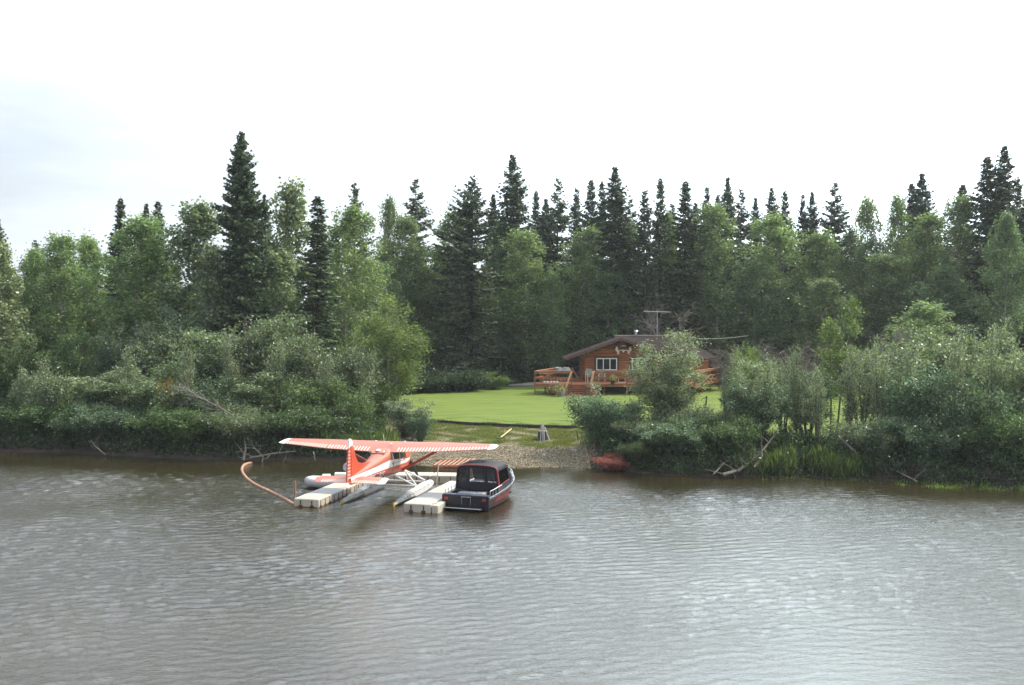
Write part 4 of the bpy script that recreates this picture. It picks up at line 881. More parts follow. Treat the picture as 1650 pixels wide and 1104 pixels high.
# flower pots and planters
def planter(name, px, py, D, lab, w, h, potm, flower, seed, group='flower pots round the deck', zbase=None, fol=.5):
    c = P(px, py, D=D); z = c.z if zbase is None else zbase; t_ = thing(name, lab, 'flower pot', (c.x, D, z), 0, group)
    MB().tube([(0, 0, 0), (0, 0, h * .85), (0, 0, h)], [w * .38, w * .5, w * .54], 14).build('pot', potm, t_, True)
    leafball('foliage', t_, (0, 0, h + fol * .35), fol, 260, .12, M['willow_pale'], seed, 1.0); leafball('flowers', t_, (0, -.08, h + fol * .3), fol * .85, 110, .13, flower, seed + 1, .8)
planter('flower_pot', 987.5, 620, D0 - .28, 'black pot of yellow flowers hung outside the deck rail', .45, .42, SOIL_POT, YEL, 21, fol=.36)
planter('planter', 904, 639, D0 - 1.6, 'grey tub of orange and yellow flowers left of the steps', .75, .45, mat('grey_tub', (.33, .33, .33), .7, noise=.2), ORA, 23, zbase=DZ, fol=.62)
planter('planter', 891, 636, D0 - .5, 'low clump of orange flowers in front of the deck posts', .6, .25, SOIL_POT, ORA, 25, zbase=DZ, fol=.6)
planter('planter', 957, 637, D0 - 1.0, 'tall pale flowering plant in an orange pot right of the steps', .55, .5, mat('terracotta', (.5, .2, .08), .7), WHP, 27, zbase=DZ, fol=.75)
# box and dish on the deck
bx_ = thing('storage_box', 'white framed dark box standing behind the middle rail', 'box', (XF(1002, 98.4), 98.4, FLOOR)); MB().box((0, 0, .17), (.62, .3, .34)).build('box_body', BLACKP, bx_)
m = MB(); [m.box((0, -.165, .17 + s_ * .15), (.64, .03, .05)) for s_ in (-1, 1)]; [m.box((s_ * .3, -.166, .17), (.05, .03, .26)) for s_ in (-1, 1)]; m.build('trim', WHITE, bx_)
m = MB(); m.loft([[Vector((.42 * r_ * math.cos(a), .3 * r_ * math.sin(a), z_)) for a in np.linspace(0, 6.283, 17)[:-1]] for r_, z_ in ((.5, 0), (.9, .12), (1, .25), (.88, .25), (.75, .12), (.4, .05))])
tag(m.build('tub', mat('lilac_tub', (.42, .40, .48), .5), loc=(XF(1020, 98.2), 98.2, FLOOR)), 'round lilac grey tub on the deck right of the rail post', 'tub')
# antenna, cable
q = P(1059, 502, D=104); am = thing('tv_antenna', 'long pale horizontal antenna boom above the cabin roof', 'antenna', (q.x, 104, ridge_z - .2))
MB().tube([(0, 0, 0), (0, 0, q.z - ridge_z + .3)], .03, 6).build('mast', STEEL, am); a = P(1037, 501.5, D=104) - Vector(am.location); b = P(1081, 503, D=104) - Vector(am.location)
MB().tube([a, b], .035, 6).build('boom', mat('pale_pole', (.75, .68, .62), .5), am)
m = MB(); [m.tube([a.lerp(b, t_) - Vector((0, .35, 0)), a.lerp(b, t_) + Vector((0, .35, 0))], .012, 4) for t_ in np.linspace(.05, .95, 8)]; m.build('elements', STEEL, am)
a = P(1122, 545.5, D=103); b = P(1205, 541, D=104); m = MB(); m.tube([a.lerp(b, t_) - Vector((0, 0, .12 * 4 * t_ * (1 - t_))) for t_ in np.linspace(0, 1, 12)], .018, 5)
tag(m.build('cable', mat('pale_cable', (.6, .58, .52), .6), ), 'pale cable strung from the right end of the cabin roof', 'cable')

# lawn edging
lw = thing('lawn_edging', 'dark timber edging along the front of the lawn', 'lawn edging', (0, 70, 1.0)); EDG = mat('dark_edging_timber', (.075, .06, .05), .9, noise=.5)
pp = [Vector((x, float(lawn_edge(x)), 1.04)) - Vector((0, 70, 1.0)) for x in np.linspace(-7.2, 4.6, 7)]
for a, b in zip(pp, pp[1:]): MB().beam(a, b - (b - a).normalized() * .02, .12, .26 + .04 * rs.rand()).build('timber', EDG, lw)

# ------------------------------------------------------------------ beach things
def stick(name, pts, rad, mt, lab, cat, group=None, n=7):
    m = MB(); m.tube(pts, rad, n); return tag(m.build(name, mt, None, True), lab, cat, group)
YB = mat('yellow_shaft', (.70, .55, .25), .6)
a = P(824, 692.5, 1.02); b = P(807, 706, .86); pd = thing('paddle', 'yellow handled shovel lying on the beach below the lawn', 'shovel', (b.x, b.y, b.z))
a = a - b; MB().tube([(0, 0, .05), a + Vector((0, 0, .06))], .035, 6).build('shaft', YB, pd); m = MB(); m.box((-.12, -.12, .03), (.26, .34, .04), rz=R(-38)); m.build('blade', BLACKP, pd)
sb = P(875, 707, .72); sp = thing('stump', 'cut stump on the upper beach with pale poles leaning on it', 'stump', (sb.x, sb.y, gz(sb.x, sb.y) - .05))
MB().tube([(0, 0, 0), (0, 0, .3), (0, 0, .62)], [.40, .34, .33], 12).build('trunk', mat('stump_bark', (.12, .085, .065), .95, noise=.5, nscale=9), sp, True); MB().tube([(0, 0, .62), (0, 0, .635)], .3, 12).build('cut_face', mat('cut_wood', (.3, .2, .13), .9), sp)
for k, (dx, tx, hh) in enumerate(((-.18, -.12, .95), (-.02, -.06, 1.15), (.08, .02, 1.0), (.42, .1, .85))):
    stick('pole', [(sb.x + dx, sb.y - .6, gz(sb.x, sb.y - .6) + .02), (sb.x + tx, sb.y - .2, gz(sb.x, sb.y) + hh)], .035, mat('pale_aluminium', (.42, .41, .40), .5) if k == 0 else bpy.data.materials['pale_aluminium'],
          ['pale pole leaning on the stump, leftmost', 'longest pale pole leaning on the stump', 'pale pole leaning on the stump next to the longest', 'short pale pole leaning on the right of the stump'][k], 'pole', 'poles leaning on the stump')
def rock(px, py, z, s, lab, mt, seed, group='rocks on the beach'):
    c = P(px, py, z); rr = np.random.RandomState(seed); m = MB(); m.ball((0, 0, 0), s, 9, 6); m.v = [tuple(np.array(v) * (1 + .22 * rr.randn())) for v in m.v]
    tag(m.build('rock', mt, None, loc=(c.x, c.y, gz(c.x, c.y) + s[2] * .3)), lab, 'rock', group)
RK = mat('pale_rock', (.50, .46, .40), .9, noise=.3, nscale=5); RB = mat('brown_rock', (.26, .19, .13), .9, noise=.4, nscale=5)
rock(925, 724, .55, (.22, .2, .14), 'pale rock at the foot of the rounded bush', RK, 1); rock(876, 728, .5, (.16, .14, .1), 'small pale rock at the top of the gravel', RK, 2)
rock(755, 712, .7, (.5, .35, .2), 'brown mound of soil and stone behind the right wing', RB, 3); rock(1142, 772, -.02, (.22, .16, .12), 'pale stone in the shallow water off the drift roots', RK, 4, None)
rock(78, 731, 0, (.16, .12, .1), 'white stone at the waterline by the left edge', mat('white_rock', (.8, .8, .76), .8), 5, None)
q = P(705, 714, .72); bxx = thing('crate', 'pale box lying on the beach behind the wing', 'box', (q.x, q.y, gz(q.x, q.y))); MB().box((0, 0, .16), (.55, .4, .3), rz=.3, bev=.02).build('body', WHITE, bxx); MB().box((0, 0, .33), (.58, .43, .05), rz=.3).build('lid', mat('grey_lid', (.6, .6, .58), .6), bxx)
# red slatted ramp at the water's edge
a = P(697, 752, .12); rp_ = thing('pallet', 'red brown slatted ramp leaning on the shore behind the dock', 'ramp', (a.x, a.y + .3, .02), R(-6)); RED = mat('red_stained_plank', (.52, .17, .10), .7, noise=.3)
for k in range(8): MB().box((.14 + k * .27, .75, .16 + .01 * k), (.13, 1.5, .04), rz=R(-16), rx=R(9)).build('slat', CEDARL, rp_)
for yy in (.12, 1.3): MB().beam((-.05, yy, .05 + yy * .14), (2.1, yy, .08 + yy * .14), .07, .13).build('runner', RED, rp_)

# driftwood and fallen trees
DW = M['drift_wood']
ft = thing('fallen_tree', 'grey dead tree leaning out over the left bank with bare twigs', 'fallen tree', P(418, 700, D=67.5)); fo = Vector(ft.location)
tp = [P(418, 700, D=67.5), P(385, 676, D=67.3), P(350, 655, D=67.2), P(320, 640, D=67.3), P(292, 622, D=67.5)]
MB().tube([p - fo for p in tp], [.09, .08, .06, .045, .02], 7).build('trunk', M['dead_wood'], ft, True)
rs = np.random.RandomState(12); segs = []
for k in range(46):
    t_ = .35 + .65 * rs.rand(); p0 = np.array(tp[min(3, int(t_ * 4))].lerp(tp[min(4, int(t_ * 4) + 1)], t_ * 4 % 1 if t_ < 1 else 0)) - np.array(fo); dd = unit(np.array([-.9 + .4 * rs.randn(), .5 * rs.randn(), .2 + .6 * rs.randn()])); L = .5 + 1.1 * rs.rand()
    segs.append((np.stack([p0, p0 + dd * L * .5 + rs.randn(3) * .05, p0 + dd * L + rs.randn(3) * .12]), .02, .006))
V, F_ = limb_tubes(segs, 4); link('twigs', np_mesh('twigs', V, F_, M['dead_wood']), ft)
def drift(name, pix, r0, lab, seed, twigs=6, mt=DW, cat='driftwood', group='driftwood along the banks'):
    pts = [P(px, py, D=D) for px, py, D in pix]; t_ = thing(name, lab, cat, pts[0], 0, group); o_ = Vector(pts[0]); k = len(pts); rr = np.random.RandomState(seed)
    MB().tube([p - o_ for p in pts], list(np.linspace(r0, r0 * .35, k)), 7).build('stem', mt, t_, True)
    sg = []
    for j in range(twigs):
        i_ = rr.randint(0, k - 1); p0 = np.array(pts[i_].lerp(pts[i_ + 1], rr.rand()) - o_); dd = unit(rr.randn(3) * np.array([1, .6, .8])); L = .4 + .8 * rr.rand()
        sg.append((np.stack([p0, p0 + dd * L * .5 + rr.randn(3) * .06, p0 + dd * L + rr.randn(3) * .1]), r0 * .35, .008))
    if sg: V, F_ = limb_tubes(sg, 5); link('twigs', np_mesh('twigs', V, F_, mt, True), t_)
drift('driftwood', [(398, 705, 67), (410, 722, 66), (424, 736, 65.2), (422, 745, 64.8)], .06, 'curved grey driftwood branch at the left bank by the orange boom', 1)
drift('driftwood', [(392, 742, 65.5), (396, 722, 66), (393, 708, 66.5)], .09, 'upright forked grey snag in the left bank', 2)
drift('driftwood', [(402, 738, 65), (440, 731, 65), (478, 727, 65.3)], .06, 'grey branch lying along the water behind the left wing tip', 3)
drift('driftwood', [(170, 733, 67.5), (152, 718, 68), (146, 708, 68.3)], .05, 'small grey snag leaning out of the far left bank', 4)
drift('driftwood', [(505, 728, 64.6), (508, 742, 63.8)], .03, 'thin stick standing in the water under the left wing', 5, 0)
drift('driftwood', [(1165, 765, 58.8), (1190, 758, 59.2), (1212, 742, 60), (1232, 722, 60.8), (1252, 696, 62)], .10, 'thick weathered drift trunk with roots on the right bank', 6, 26)
drift('driftwood', [(1170, 738, 60.4), (1200, 735, 60.2), (1226, 727, 60.4)], .07, 'pale drift branch crossing the thick drift trunk', 7, 6)
drift('driftwood', [(1150, 764, 59), (1168, 745, 60), (1178, 735, 60.5)], .05, 'thin bent root left of the thick drift trunk', 8, 3)
drift('driftwood', [(1215, 753, 59.2), (1228, 735, 60), (1226, 715, 60.8)], .06, 'dark root prongs at the base of the thick drift trunk', 9, 8)
drift('driftwood', [(1350, 703, 61), (1385, 735, 60), (1430, 752, 58.8), (1478, 776, 56.6)], .085, 'long leaning drift trunk sloping down into the water on the right', 10, 5)
drift('driftwood', [(1387, 740, 60), (1391, 768, 58)], .045, 'short pale stake hanging under the leaning drift trunk', 11, 0)
drift('driftwood', [(1615, 722, 58.5), (1632, 745, 57.6), (1645, 760, 57)], .05, 'grey branch hanging over the water at the right edge', 12, 3)
drift('driftwood', [(1085, 728, 61.5), (1096, 750, 60.6)], .05, 'thin grey stick under the tall pale willow', 13, 1)
drift('snag', [(1135, 682, 64.5), (1136, 660, 64.6), (1139, 638, 64.7)], .10, 'short charred upright snag left of the lawn view on the right bank', 14, 2, M['dark_wood'], 'snag', None)

# ------------------------------------------------------------------ floating docks
POLY = mat('cream_polyethylene', (.60, .54, .45), .55, .4, col2=(.47, .41, .32), nscale=1.6, bump=.1); POLYG = mat('grey_polyethylene', (.42, .42, .42), .55, .4, noise=.1, nscale=2)
RUST = mat('brown_algae_stain', (.16, .06, .025), .9, noise=.5, nscale=6); GRV = mat('dark_groove', (.12, .09, .07), .9)
def dock(name, lab, p0, yaw, width, lens, top=.40):
    d_ = thing(name, lab, 'dock', (p0[0], p0[1], 0), yaw, 'floating dock sections'); y = 0
    for (L, mt) in lens:
        f_ = MB().box((width / 2, y + L / 2, .12), (width, L - .02, (top - .0) * 2 - .24), bev=.035).build('float_section', mt, d_)
        g_ = MB(); st_ = MB(); n_ = min(3, max(2, int(round(L / .55))))
        for k in range(n_):
            yy = y + (k + .5) * L / n_
            for xx in (-.004, width + .004): g_.box((xx, yy, .2), (.02, .05, .26)); st_.box((xx, yy, .045), (.03, .17, .10))
        if y == 0:
            for k in range(2): g_.box((width * (.28 + .46 * k), .002, .2), (.06, .02, .26)); st_.box((width * (.28 + .46 * k), -.0, .05), (.2, .03, .10))
        for xx in (-.003, width + .003): st_.box((xx, y + L / 2, .012), (.012, L - .08, .045))
        g_.build('groove', GRV, f_); st_.build('waterline_stain', RUST, f_)
        y += L
    return d_
p0 = P(473, 817, 0); p1 = P(650, 825, 0)
dl = dock('dock', 'left arm of the cream floating dock with one grey panel', p0, R(-14.5), 1.24, [(1.55, POLY), (1.5, POLYG), (1.5, POLY), (1.5, POLY), (1.3, POLY)])
MB().box((.62, -.012, .02), (1.1, .012, .05)).build('waterline_stain', RUST, dl)
dr = dock('dock', 'right arm of the cream floating dock beside the black boat', p1, R(-15.5), 1.3, [(1.5, POLY), (1.5, POLYG), (2.0, POLY), (1.6, POLY)])
dc = MB().box((1.5, .55, .11), (.3, 1.1, .52), bev=.03).build('corner_block', POLY, dr); MB().box((1.42, 3.4, .11), (.2, 4.4, .5), bev=.03).build('side_float', POLYG, dr)
cr = thing('dock', 'far cross arm of the floating dock close to the beach', 'dock', (-7.9, 57.75, 0), R(-5.5), 'floating dock sections')
for k in range(3):
    f_ = MB().box((.95 + k * 1.8, .55, .12), (1.78, 1.1, .56), bev=.035).build('float_section', POLY, cr)
    g_ = MB(); [g_.box((.5 + k * 1.8 + j * .6, -.004, .2), (.05, .02, .26)) for j in range(3)]; g_.build('groove', GRV, f_)
q = P(475.5, 801, .4); m = MB(); m.tube([(0, 0, -.2), (0, 0, .75)], .05, 8); tag(m.build('post', mat('rusty_post', (.42, .22, .12), .8, noise=.4, nscale=8), None, True, q), 'short rusty mooring post on the corner of the left dock arm', 'post')
q = P(703.5, 775, .3); q2 = P(707.5, 744, 1.25); stick('mooring_pole', [q - Vector((0, 0, .6)), q, Vector((q.x + .13, q.y, 1.28))], .028, mat('pale_metal_pole', (.6, .56, .5), .5), 'thin pale mooring pole standing by the nose of the right float', 'pole')
# boom
bp_ = [P(px, py, .05) for px, py in ((474, 813), (457, 803), (435, 792), (412, 781), (397, 770), (390, 759), (391, 752), (396, 748), (405, 746))]
cv = []
for i_ in range(len(bp_) - 1):
    pa = bp_[max(i_ - 1, 0)]; pb_ = bp_[i_]; pc_ = bp_[i_ + 1]; pd_ = bp_[min(i_ + 2, len(bp_) - 1)]
    for t_ in np.linspace(0, 1, 6)[:-1]:
        cv.append(.5 * ((2 * pb_) + (-pa + pc_) * t_ + (2 * pa - 5 * pb_ + 4 * pc_ - pd_) * t_ ** 2 + (-pa + 3 * pb_ - 3 * pc_ + pd_) * t_ ** 3))
cv.append(bp_[-1]); bo = MB(); bo.tube(cv, [.075 + .004 * math.sin(i_ * 1.9) for i_ in range(len(cv))], 10)
tag(bo.build('floating_boom', mat('faded_orange_boom', (.50, .27, .16), .7, noise=.3, nscale=3), None, True), 'faded orange tubular boom curving across the water from the left dock', 'boom')

# ------------------------------------------------------------------ inflatable
ib = thing('inflatable_boat', 'grey white inflatable boat with outboard behind the seaplane tail', 'inflatable boat', P(537, 785, 0), R(6)); HYP = mat('grey_white_hypalon', (.60, .58, .60), .5, noise=.12)
m = MB(); m.tube([(1.1, .62, .27), (.3, .62, .27), (-.6, .6, .28), (-1.1, .38, .33), (-1.25, 0, .36), (-1.1, -.38, .33), (-.6, -.6, .28), (.3, -.62, .27), (1.1, -.62, .27)], [.12, .21, .22, .22, .22, .22, .22, .21, .12], 12); m.build('tube', HYP, ib, True)
MB().box((0, 0, .13), (2.0, .9, .08)).build('floor', POLYG, ib); MB().box((.85, 0, .35), (.06, .95, .42)).build('transom', WHITE, ib)
MB().box((-.35, -.1, .56), (.42, .5, .22), bev=.03).build('seat', WHITE, ib); MB().box((.45, -.1, .60), (.75, .5, .3), bev=.03).build('locker', WHITE, ib)
mo = MB().ball((.72, .25, .98), (.24, .2, .24)).build('outboard_motor', mat('grey_cowling', (.38, .39, .45), .35), ib, True); MB().box((1.0, .25, .4), (.1, .12, .9)).build('leg', BLACKP, mo)

# ------------------------------------------------------------------ seaplane
RP = mat('faded_red_paint', (.42, .125, .07), .42, .35, noise=.10, nscale=1.2); RS = mat('red_side_paint', (.60, .085, .04), .3, .6, noise=.1, nscale=1.2)
WP_ = mat('white_aircraft_paint', (.80, .78, .76), .3, .5); FLT = mat('float_aluminium_paint', (.56, .55, .53), .4, .5, noise=.12, nscale=2); FLD = mat('weathered_float_tail', (.36, .35, .32), .6, noise=.4, nscale=4)
PLG = mat('plane_window', (.035, .03, .035), .08, .8)
WC = P(628, 716.5, 2.5); YAW = R(-12.5)
pl = thing('seaplane', 'red and white high wing seaplane on floats moored inside the dock', 'seaplane', (WC.x, WC.y, 0), YAW); ZW = WC.z
def V3(x, y, z): return Vector((x, y, z + ZW))
# fuselage rings: y, halfwidth, top, bottom
FS = [(2.3, .22, -.55, -.95), (2.22, .36, -.42, -1.08), (1.9, .46, -.36, -1.25), (1.35, .52, -.34, -1.38), (1.0, .56, -.30, -1.42), (.45, .60, -.06, -1.43), (-.4, .60, -.05, -1.42), (-1.15, .58, -.07, -1.38), (-1.8, .47, -.22, -1.30), (-2.8, .33, -.42, -1.20), (-4.2, .19, -.62, -1.08), (-5.5, .07, -.78, -1.0)]
def ring(y, w, t_, b_, n=16):
    c = (t_ + b_) / 2; h = (t_ - b_) / 2; out = []
    for j in range(n):
        a = 2 * math.pi * j / n; ca, sa = math.cos(a), math.sin(a); out.append(V3(w * math.copysign(abs(ca) ** .62, ca), y, c + h * math.copysign(abs(sa) ** .62, sa)))
    return out
fus = MB().loft([ring(*f) for f in FS]).build('fuselage', RP, pl, True)
def side_at(y, fz):                           # point on the right fuselage side at height fraction fz
    ys_ = [f[0] for f in FS][::-1]; w = np.interp(y, ys_, [f[1] for f in FS][::-1]); t_ = np.interp(y, ys_, [f[2] for f in FS][::-1]); b_ = np.interp(y, ys_, [f[3] for f in FS][::-1])
    z = b_ + (t_ - b_) * fz; s_ = abs((z - (t_ + b_) / 2) / ((t_ - b_) / 2)); s_ = min(s_, .97); x = w * (1 - s_ ** (1 / .62)) ** .31 if False else w * max(0.0, 1 - s_ ** (2 / .62)) ** .31
    return x, z
def strip(name, ys_, lo, hi, mt, th=.012, sides=(1, -1), par=None):
    for sd_ in sides:
        m = MB(); rings = []
        for y, l_, h_ in zip(ys_, lo, hi):
            r_ = []
            for k in range(5):
                x, z = side_at(y, l_ + (h_ - l_) * k / 4); r_.append(V3(sd_ * (x + th), y, z))
            rings.append(r_)
        m.loft(rings, cap=False, close=False); m.build(name, mt, par or fus, True)
ysn = [-5.5, -4.6, -3.6, -2.8, -2.0, -1.4, -.8, 0, .8, 1.5, 2.1]
strip('white_stripe', ysn, [.22, .26, .30, .34, .36, .37, .37, .36, .37, .40, .43], [.98, .80, .72, .68, .68, .66, .60, .54, .53, .53, .54], WP_, .010)
strip('lower_red_panel', ysn, [.0, .06, .08, .08, .08, .08, .08, .08, .08, .1, .1], [.21, .25, .29, .33, .35, .36, .36, .35, .36, .39, .42], RS, .008)
strip('cabin_window', [-1.15, -.8, -.35, -.3], [.66, .62, .60, .60], [.80, .90, .92, .92], PLG, .014); strip('cabin_window', [-.22, .2, .55, .75], [.58, .57, .57, .58], [.92, .92, .92, .72], PLG, .014)
strip('window_frame', [-1.22, -1.15], [.5, .5], [.93, .93], WP_, .016); strip('window_frame', [-.3, -.23], [.48, .48], [.93, .93], WP_, .016)
strip('door_line', [-.9, .3, .62], [.475, .47, .47], [.49, .485, .485], mat('dark_seam', (.08, .06, .06), .6), .016)
m = MB(); m.loft([[V3(x, y, z) for x in (-.5, -.25, 0, .25, .5)] for y, z in ((1.03, -.27), (.5, -.03))], cap=False, close=False); m.build('windshield', PLG, fus)
MB().loft([[V3(.55 * c_ if False else sx * .35, y, z) for sx in (-1, -.5, 0, .5, 1)] for y, z in ((-1.25, -.06), (-1.75, -.185))], cap=False, close=False).build('rear_window', RP, fus)
# registration
fc = bpy.data.curves.new('registration', 'FONT'); fc.body = 'N94735'; fc.size = .6; fc.shear = .25; fc.extrude = .006; fc.space_character = 1.05
fo_ = bpy.data.objects.new('registration_curve', fc); C.objects.link(fo_); bpy.context.view_layer.update()
me = bpy.data.meshes.new_from_object(fo_.evaluated_get(bpy.context.evaluated_depsgraph_get())); bpy.data.objects.remove(fo_)
me.name = 'registration'; me.materials.clear(); me.materials.append(WP_)
for v in me.vertices:
    y = -4.15 + v.co.x * 1.0; fz = .03 + v.co.y * .62; x, z = side_at(y, min(fz, .9)); v.co = V3(x + .034 + v.co.z, y, z)
link('registration', me, fus)
m = MB(); m.ball(V3(0, 2.36, -.75), (.13, .18, .13)); sn = m.build('spinner', WP_, pl, True)
m = MB()
for ang in (28, 148, 268):
    a_ = R(ang); dx, dz = math.sin(a_), math.cos(a_); pr = MB(); pts = []
    for r_, w_ in ((.1, .05), (.45, .085), (.85, .08), (1.3, .04)): pts.append((r_, w_))
    q_ = [V3(dx * r_ - dz * w_, 2.36 + .03, -.75 + dz * r_ + dx * w_) for r_, w_ in pts] + [V3(dx * r_ + dz * w_, 2.36 - .01, -.75 + dz * r_ - dx * w_) for r_, w_ in reversed(pts)]
    pr.loft([q_, [p + Vector((0, .025, 0)) for p in q_]]); pr.build('propeller_blade', mat('black_blade', (.05, .04, .045), .4) if ang == 28 else bpy.data.materials['black_blade'], pl)
# wing: local stations x, LE y, TE y, z, thickness
def airfoil(x, le, te, z, th, inc):
    c = le - te; pts = [(0, 0), (.05, .55), (.2, 1), (.45, .92), (.75, .45), (1, .04), (1, -.04), (.6, -.12), (.2, -.22), (.05, -.2)]
    return [V3(x, le - c * u, z + th * v - inc * c * (u - .25)) for u, v in pts]
WS_ = [(0, .40, -1.24, 0, .15, .16), (.62, .40, -1.24, .0, .15, .16), (2.9, .38, -1.18, .03, .14, .12), (5.15, .26, -.92, .07, .10, .05)]
for s_ in (-1, 1):
    w_ = MB().loft([airfoil(s_ * x, a, b, z, th, inc) for x, a, b, z, th, inc in WS_]).build('wing', RP, pl, True)
    MB().loft([airfoil(s_ * x, a, b, z, th, inc) for x, a, b, z, th, inc in ((5.152, .26, -.92, .07, .102, .05), (5.36, .20, -.88, .08, .085, .05), (5.5, .02, -.80, .09, .03, .05))]).build('wing_tip', WP_, w_, True)
    # corrugated flap and aileron, ridges painted pale as sun glints
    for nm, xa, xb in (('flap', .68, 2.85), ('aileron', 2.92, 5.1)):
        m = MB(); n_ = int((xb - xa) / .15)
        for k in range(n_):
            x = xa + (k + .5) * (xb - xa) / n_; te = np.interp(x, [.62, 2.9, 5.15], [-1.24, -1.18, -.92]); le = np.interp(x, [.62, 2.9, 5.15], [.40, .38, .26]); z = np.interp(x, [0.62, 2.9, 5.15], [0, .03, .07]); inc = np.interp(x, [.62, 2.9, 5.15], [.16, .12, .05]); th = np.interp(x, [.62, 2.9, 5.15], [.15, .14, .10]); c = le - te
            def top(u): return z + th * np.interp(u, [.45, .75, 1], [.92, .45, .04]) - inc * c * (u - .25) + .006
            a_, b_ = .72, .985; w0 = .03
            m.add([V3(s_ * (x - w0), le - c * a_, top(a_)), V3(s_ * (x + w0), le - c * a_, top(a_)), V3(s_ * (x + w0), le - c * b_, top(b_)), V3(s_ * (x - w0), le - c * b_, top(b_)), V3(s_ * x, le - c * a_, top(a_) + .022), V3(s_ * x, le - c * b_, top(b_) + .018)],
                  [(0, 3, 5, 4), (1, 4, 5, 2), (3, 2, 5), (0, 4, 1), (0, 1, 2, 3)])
        m.build(nm, mat('glint_painted_corrugation', (.72, .50, .42), .35) if 'glint_painted_corrugation' not in bpy.data.materials else bpy.data.materials['glint_painted_corrugation'], w_)
    MB().beam(V3(s_ * .58, .15, -1.25), V3(s_ * 2.75, -.05, -.06), .05, .13).build('wing_strut', RS, pl)
for (x, y) in ((-.75, .1), (.75, .1), (.25, -.5)): MB().ball(V3(x, y, .165 if abs(x) > .3 else .12), (.06, .06, .02)).build('fuel_cap', WP_, pl, True)
MB().ball(V3(-.08, -1.45, -.1), (.13, .2, .07)).build('antenna_fairing', WP_, fus, True); MB().ball(V3(.22, -1.5, -.14), (.05, .08, .04)).build('beacon', WP_, fus, True)
MB().tube([V3(-.28, .0, .14), V3(-.33, -.02, .5)], .012, 5).build('whip_antenna', WP_, fus)
# fin and rudder
def vpoly(pts, th, name, mt, par): return MB().prism([(y, z + ZW) for y, z in pts], 0, -th / 2, th / 2).build(name, mt, par)
fin = vpoly([(-2.6, -.45), (-3.6, -.52), (-4.6, -.66), (-5.35, -.78), (-5.38, .62), (-5.1, .60), (-4.78, .05), (-4.5, -.22), (-3.9, -.36)], .075, 'fin', RS, pl)
vpoly([(-5.13, .605), (-5.38, .60), (-5.40, .93), (-5.30, .90), (-5.2, .78)], .08, 'fin_tip', WP_, fin)
rud = vpoly([(-5.39, -.86), (-5.39, .60), (-5.66, .52), (-5.80, -.2), (-5.86, -.95), (-5.6, -1.0)], .05, 'rudder', RS, pl); vpoly([(-5.41, .605), (-5.41, .94), (-5.55, .9), (-5.66, .525)], .06, 'rudder_tip', WP_, rud)
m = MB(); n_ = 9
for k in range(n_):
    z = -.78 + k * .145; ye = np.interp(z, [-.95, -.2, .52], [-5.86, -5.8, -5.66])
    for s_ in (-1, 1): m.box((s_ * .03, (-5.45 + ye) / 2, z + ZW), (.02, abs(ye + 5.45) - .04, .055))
m.build('rudder_corrugation', bpy.data.materials['glint_painted_corrugation'], rud)
# tailplane
for s_ in (-1, 1):
    def tp_(x, le, te): return [V3(s_ * x, le, -.86), V3(s_ * x, (le * .6 + te * .4), -.86), V3(s_ * x, te, -.98), V3(s_ * x, (le * .5 + te * .5), -.945)]
    st_ = MB().loft([tp_(.06, -4.5, -5.78), tp_(1.35, -4.68, -5.72)]).build('stabilizer', RP, pl); MB().loft([tp_(1.352, -4.68, -5.72), tp_(1.58, -4.8, -5.66), tp_(1.66, -5.05, -5.5)]).build('stabilizer_tip', WP_ if s_ > 0 else RP, st_)
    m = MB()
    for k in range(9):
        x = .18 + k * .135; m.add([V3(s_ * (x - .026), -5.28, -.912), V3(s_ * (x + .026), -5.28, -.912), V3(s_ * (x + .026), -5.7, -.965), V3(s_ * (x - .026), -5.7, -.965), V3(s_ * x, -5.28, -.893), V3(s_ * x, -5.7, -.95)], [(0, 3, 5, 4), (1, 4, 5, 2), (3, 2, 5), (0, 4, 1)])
    m.build('elevator', bpy.data.materials['glint_painted_corrugation'], st_)
vpoly([(-1.9, -1.3), (-5.5, -1.02), (-5.4, -1.12), (-2.4, -1.36)], .05, 'ventral_line', WP_, fus)
